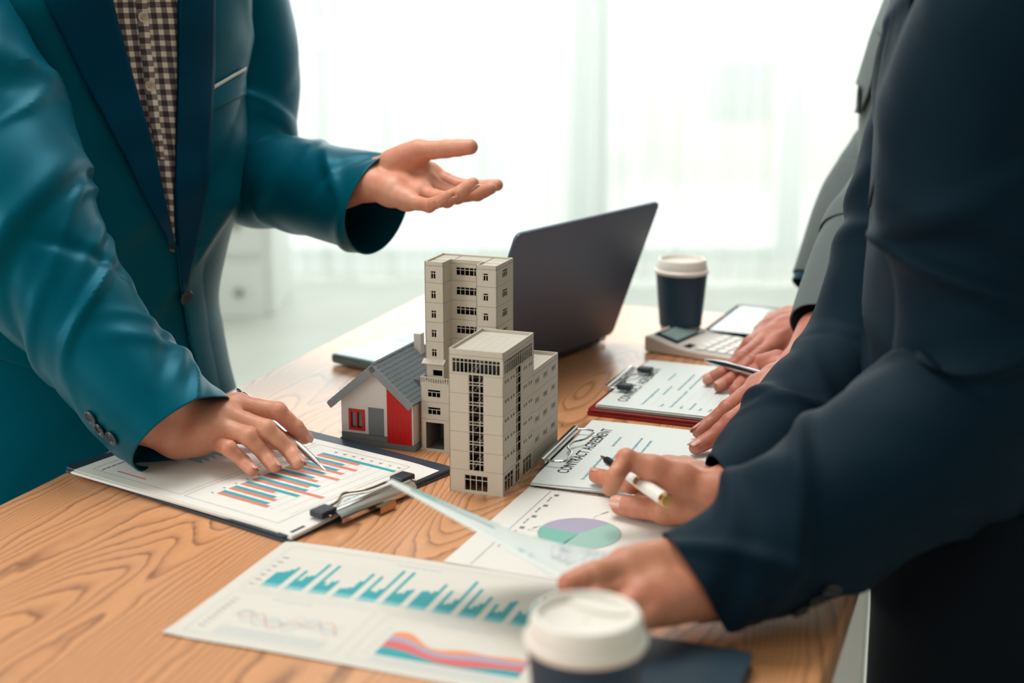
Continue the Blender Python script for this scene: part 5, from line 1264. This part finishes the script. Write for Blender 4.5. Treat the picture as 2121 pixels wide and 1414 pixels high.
# ================================================================ pens
def pen(label, tip, end, parts):
    t = thing('pen', label, 'pen', tuple(tip)); d = (end - tip); q = d.to_track_quat('Z', 'Y'); t.rotation_mode = 'QUATERNION'; t.rotation_quaternion = q; L = d.length
    for nm, prof, mt in parts:
        mb = MB(); mb.lathe([(r, z * L) for r, z in prof], 24); mb.build(nm, mt, t, smooth=True)
    return t
steel = M('pen_steel', (200, 200, 202), .18, 1.0); gold = M('pen_gold', (235, 185, 120), .15, 1.0); pw_ = M('pen_white', (240, 236, 230), .2); pblack = M('pen_black', (16, 22, 30), .2)
def solve_end(tip, u, v, L):
    best = None
    for k in range(3000):
        Y_ = .8 + k * .0004; p = D(u, v, Y_); e_ = abs((p - tip).length - L)
        if (best is None or e_ < best[0]) and p.y < tip.y + .12: best = (e_, p)
    return best[1]
tip1 = T(675, 974, .0128); end1 = solve_end(tip1, 497, 813, .143)
cand = [(abs((D(492, 806, 1.2 + k * .0005) - tip1).length - .158), 1.2 + k * .0005) for k in range(900)]
Ye = sorted([c for c in cand if c[1] > tip1.y], key=lambda c: c[0])[0][1]; end1 = D(492, 806, Ye)
pen('slim silver pen held in the left hand, pointing at the bar chart', tip1, end1, [('barrel', [(.0008, .06), (.0024, .10), (.0036, .2), (.0042, .4), (.0040, .9), (.0034, .93)], steel), ('nib', [(.0004, 0), (.0008, .012), (.0016, .06)], steel), ('push_button', [(.0022, .93), (.0022, .985), (.0015, 1.0)], steel)])
tip2 = T(1244, 944, .040); cand = [(abs((D(1383, 1038, .9 + k * .0005) - tip2).length - .145), .9 + k * .0005) for k in range(1000)]
Ye = sorted([c for c in cand if c[1] < tip2.y], key=lambda c: c[0])[0][1]; end2 = D(1383, 1038, Ye)
pen('white pen with gold bands held in the right hand over the clear clipboard', tip2, end2, [('nib', [(.0004, 0), (.0012, .02), (.0024, .09), (.0027, .10)], gold), ('grip', [(.0036, .10), (.0040, .13), (.0042, .33)], pblack), ('barrel', [(.0044, .33), (.0050, .36), (.0058, .60)], pw_), ('gold_band', [(.0062, .60), (.0066, .61), (.0066, .645), (.0062, .655)], gold), ('cap', [(.0062, .655), (.0064, .75), (.0062, .955)], pw_), ('cap_end', [(.0063, .955), (.0064, .97), (.0062, .995), (.0056, 1.0)], gold)])
tip3 = T(1458, 745, .034); end3 = T(1590, 780, .045); d3 = (end3 - tip3).normalized(); 
pen('silver pen lying between the far hand fingers above the calculator', tip3, tip3 + d3 * .135, [('barrel', [(.0006, 0), (.0020, .04), (.0040, .16), (.0050, .35), (.0048, .9), (.0040, 1.0)], steel)])
# ================================================================ sheet lifted by the near hand
ls = thing('lifted_sheet', 'blurred curled sheet lifted off the table by the near hand', 'paper', tuple(Dn(1160, 1200, .96)))
nearE = [Dn(800, 996, 1.075), Dn(900, 1052, 1.05), Dn(1000, 1108, 1.02), Dn(1090, 1158, .99), Dn(1170, 1206, .965), Dn(1230, 1222, .955)]
farE = [Dn(812, 992, 1.085), Dn(920, 1040, 1.08), Dn(1030, 1088, 1.09), Dn(1140, 1120, 1.09), Dn(1268, 1143, 1.07), Dn(1330, 1150, 1.05)]
a_, b__ = crom(nearE, 40), crom(farE, 40); nc = 10; mb = MB(); vs = []
for i in range(41):
    for j in range(nc + 1):
        f = j / nc; p = a_[i] * (1 - f) + b__[i] * f; vs.append(tuple(p + np.array([0, 0, .006 * math.sin(PI * f) * min(1, i / 15)])))
mb.add(vs, [(i * (nc + 1) + j, (i + 1) * (nc + 1) + j, (i + 1) * (nc + 1) + j + 1, i * (nc + 1) + j + 1) for i in range(40) for j in range(nc)])
so = mb.build('sheet', paper_c, None, smooth=True); md = so.modifiers.new('thick', 'SOLIDIFY'); md.thickness = .0005; P_under(so, ls)
mb = MB(); G_ = np.array(vs).reshape(41, nc + 1, 3)
def onl(i, f, dz=.0006):
    i0 = min(int(i), 39); fi = i - i0; j = f * nc; j0 = min(int(j), nc - 1); fj = j - j0
    p = (G_[i0, j0] * (1 - fi) + G_[i0 + 1, j0] * fi) * (1 - fj) + (G_[i0, j0 + 1] * (1 - fi) + G_[i0 + 1, j0 + 1] * fi) * fj; return (p[0], p[1], p[2] + dz)
for (i0, i1, f0, f1, mi) in ((4, 17, .35, .75, 0), (22, 23, .1, .9, 0), (24, 24.6, .1, .9, 0), (27, 28, .5, .6, 1)):
    n_ = 12
    for k in range(n_):
        a0, a1 = i0 + (i1 - i0) * k / n_, i0 + (i1 - i0) * (k + 1) / n_
        mb.add([onl(a0, f0), onl(a1, f0), onl(a1, f1), onl(a0, f1)], [(0, 1, 2, 3)], mi)
for ph in (0, 1.5, 3):
    for k in range(24):
        a0, a1 = 26 + k * .4, 26 + (k + 1) * .4; f0, f1 = .5 + .25 * math.sin(k * .5 + ph), .5 + .25 * math.sin((k + 1) * .5 + ph)
        mb.add([onl(a0, f0), onl(a1, f1), onl(a1, f1 + .03), onl(a0, f0 + .03)], [(0, 1, 2, 3)], 1)
P_under(prints(mb, 'printed_chart', [ink('pale_teal', (130, 200, 205)), PALE], None), ls)
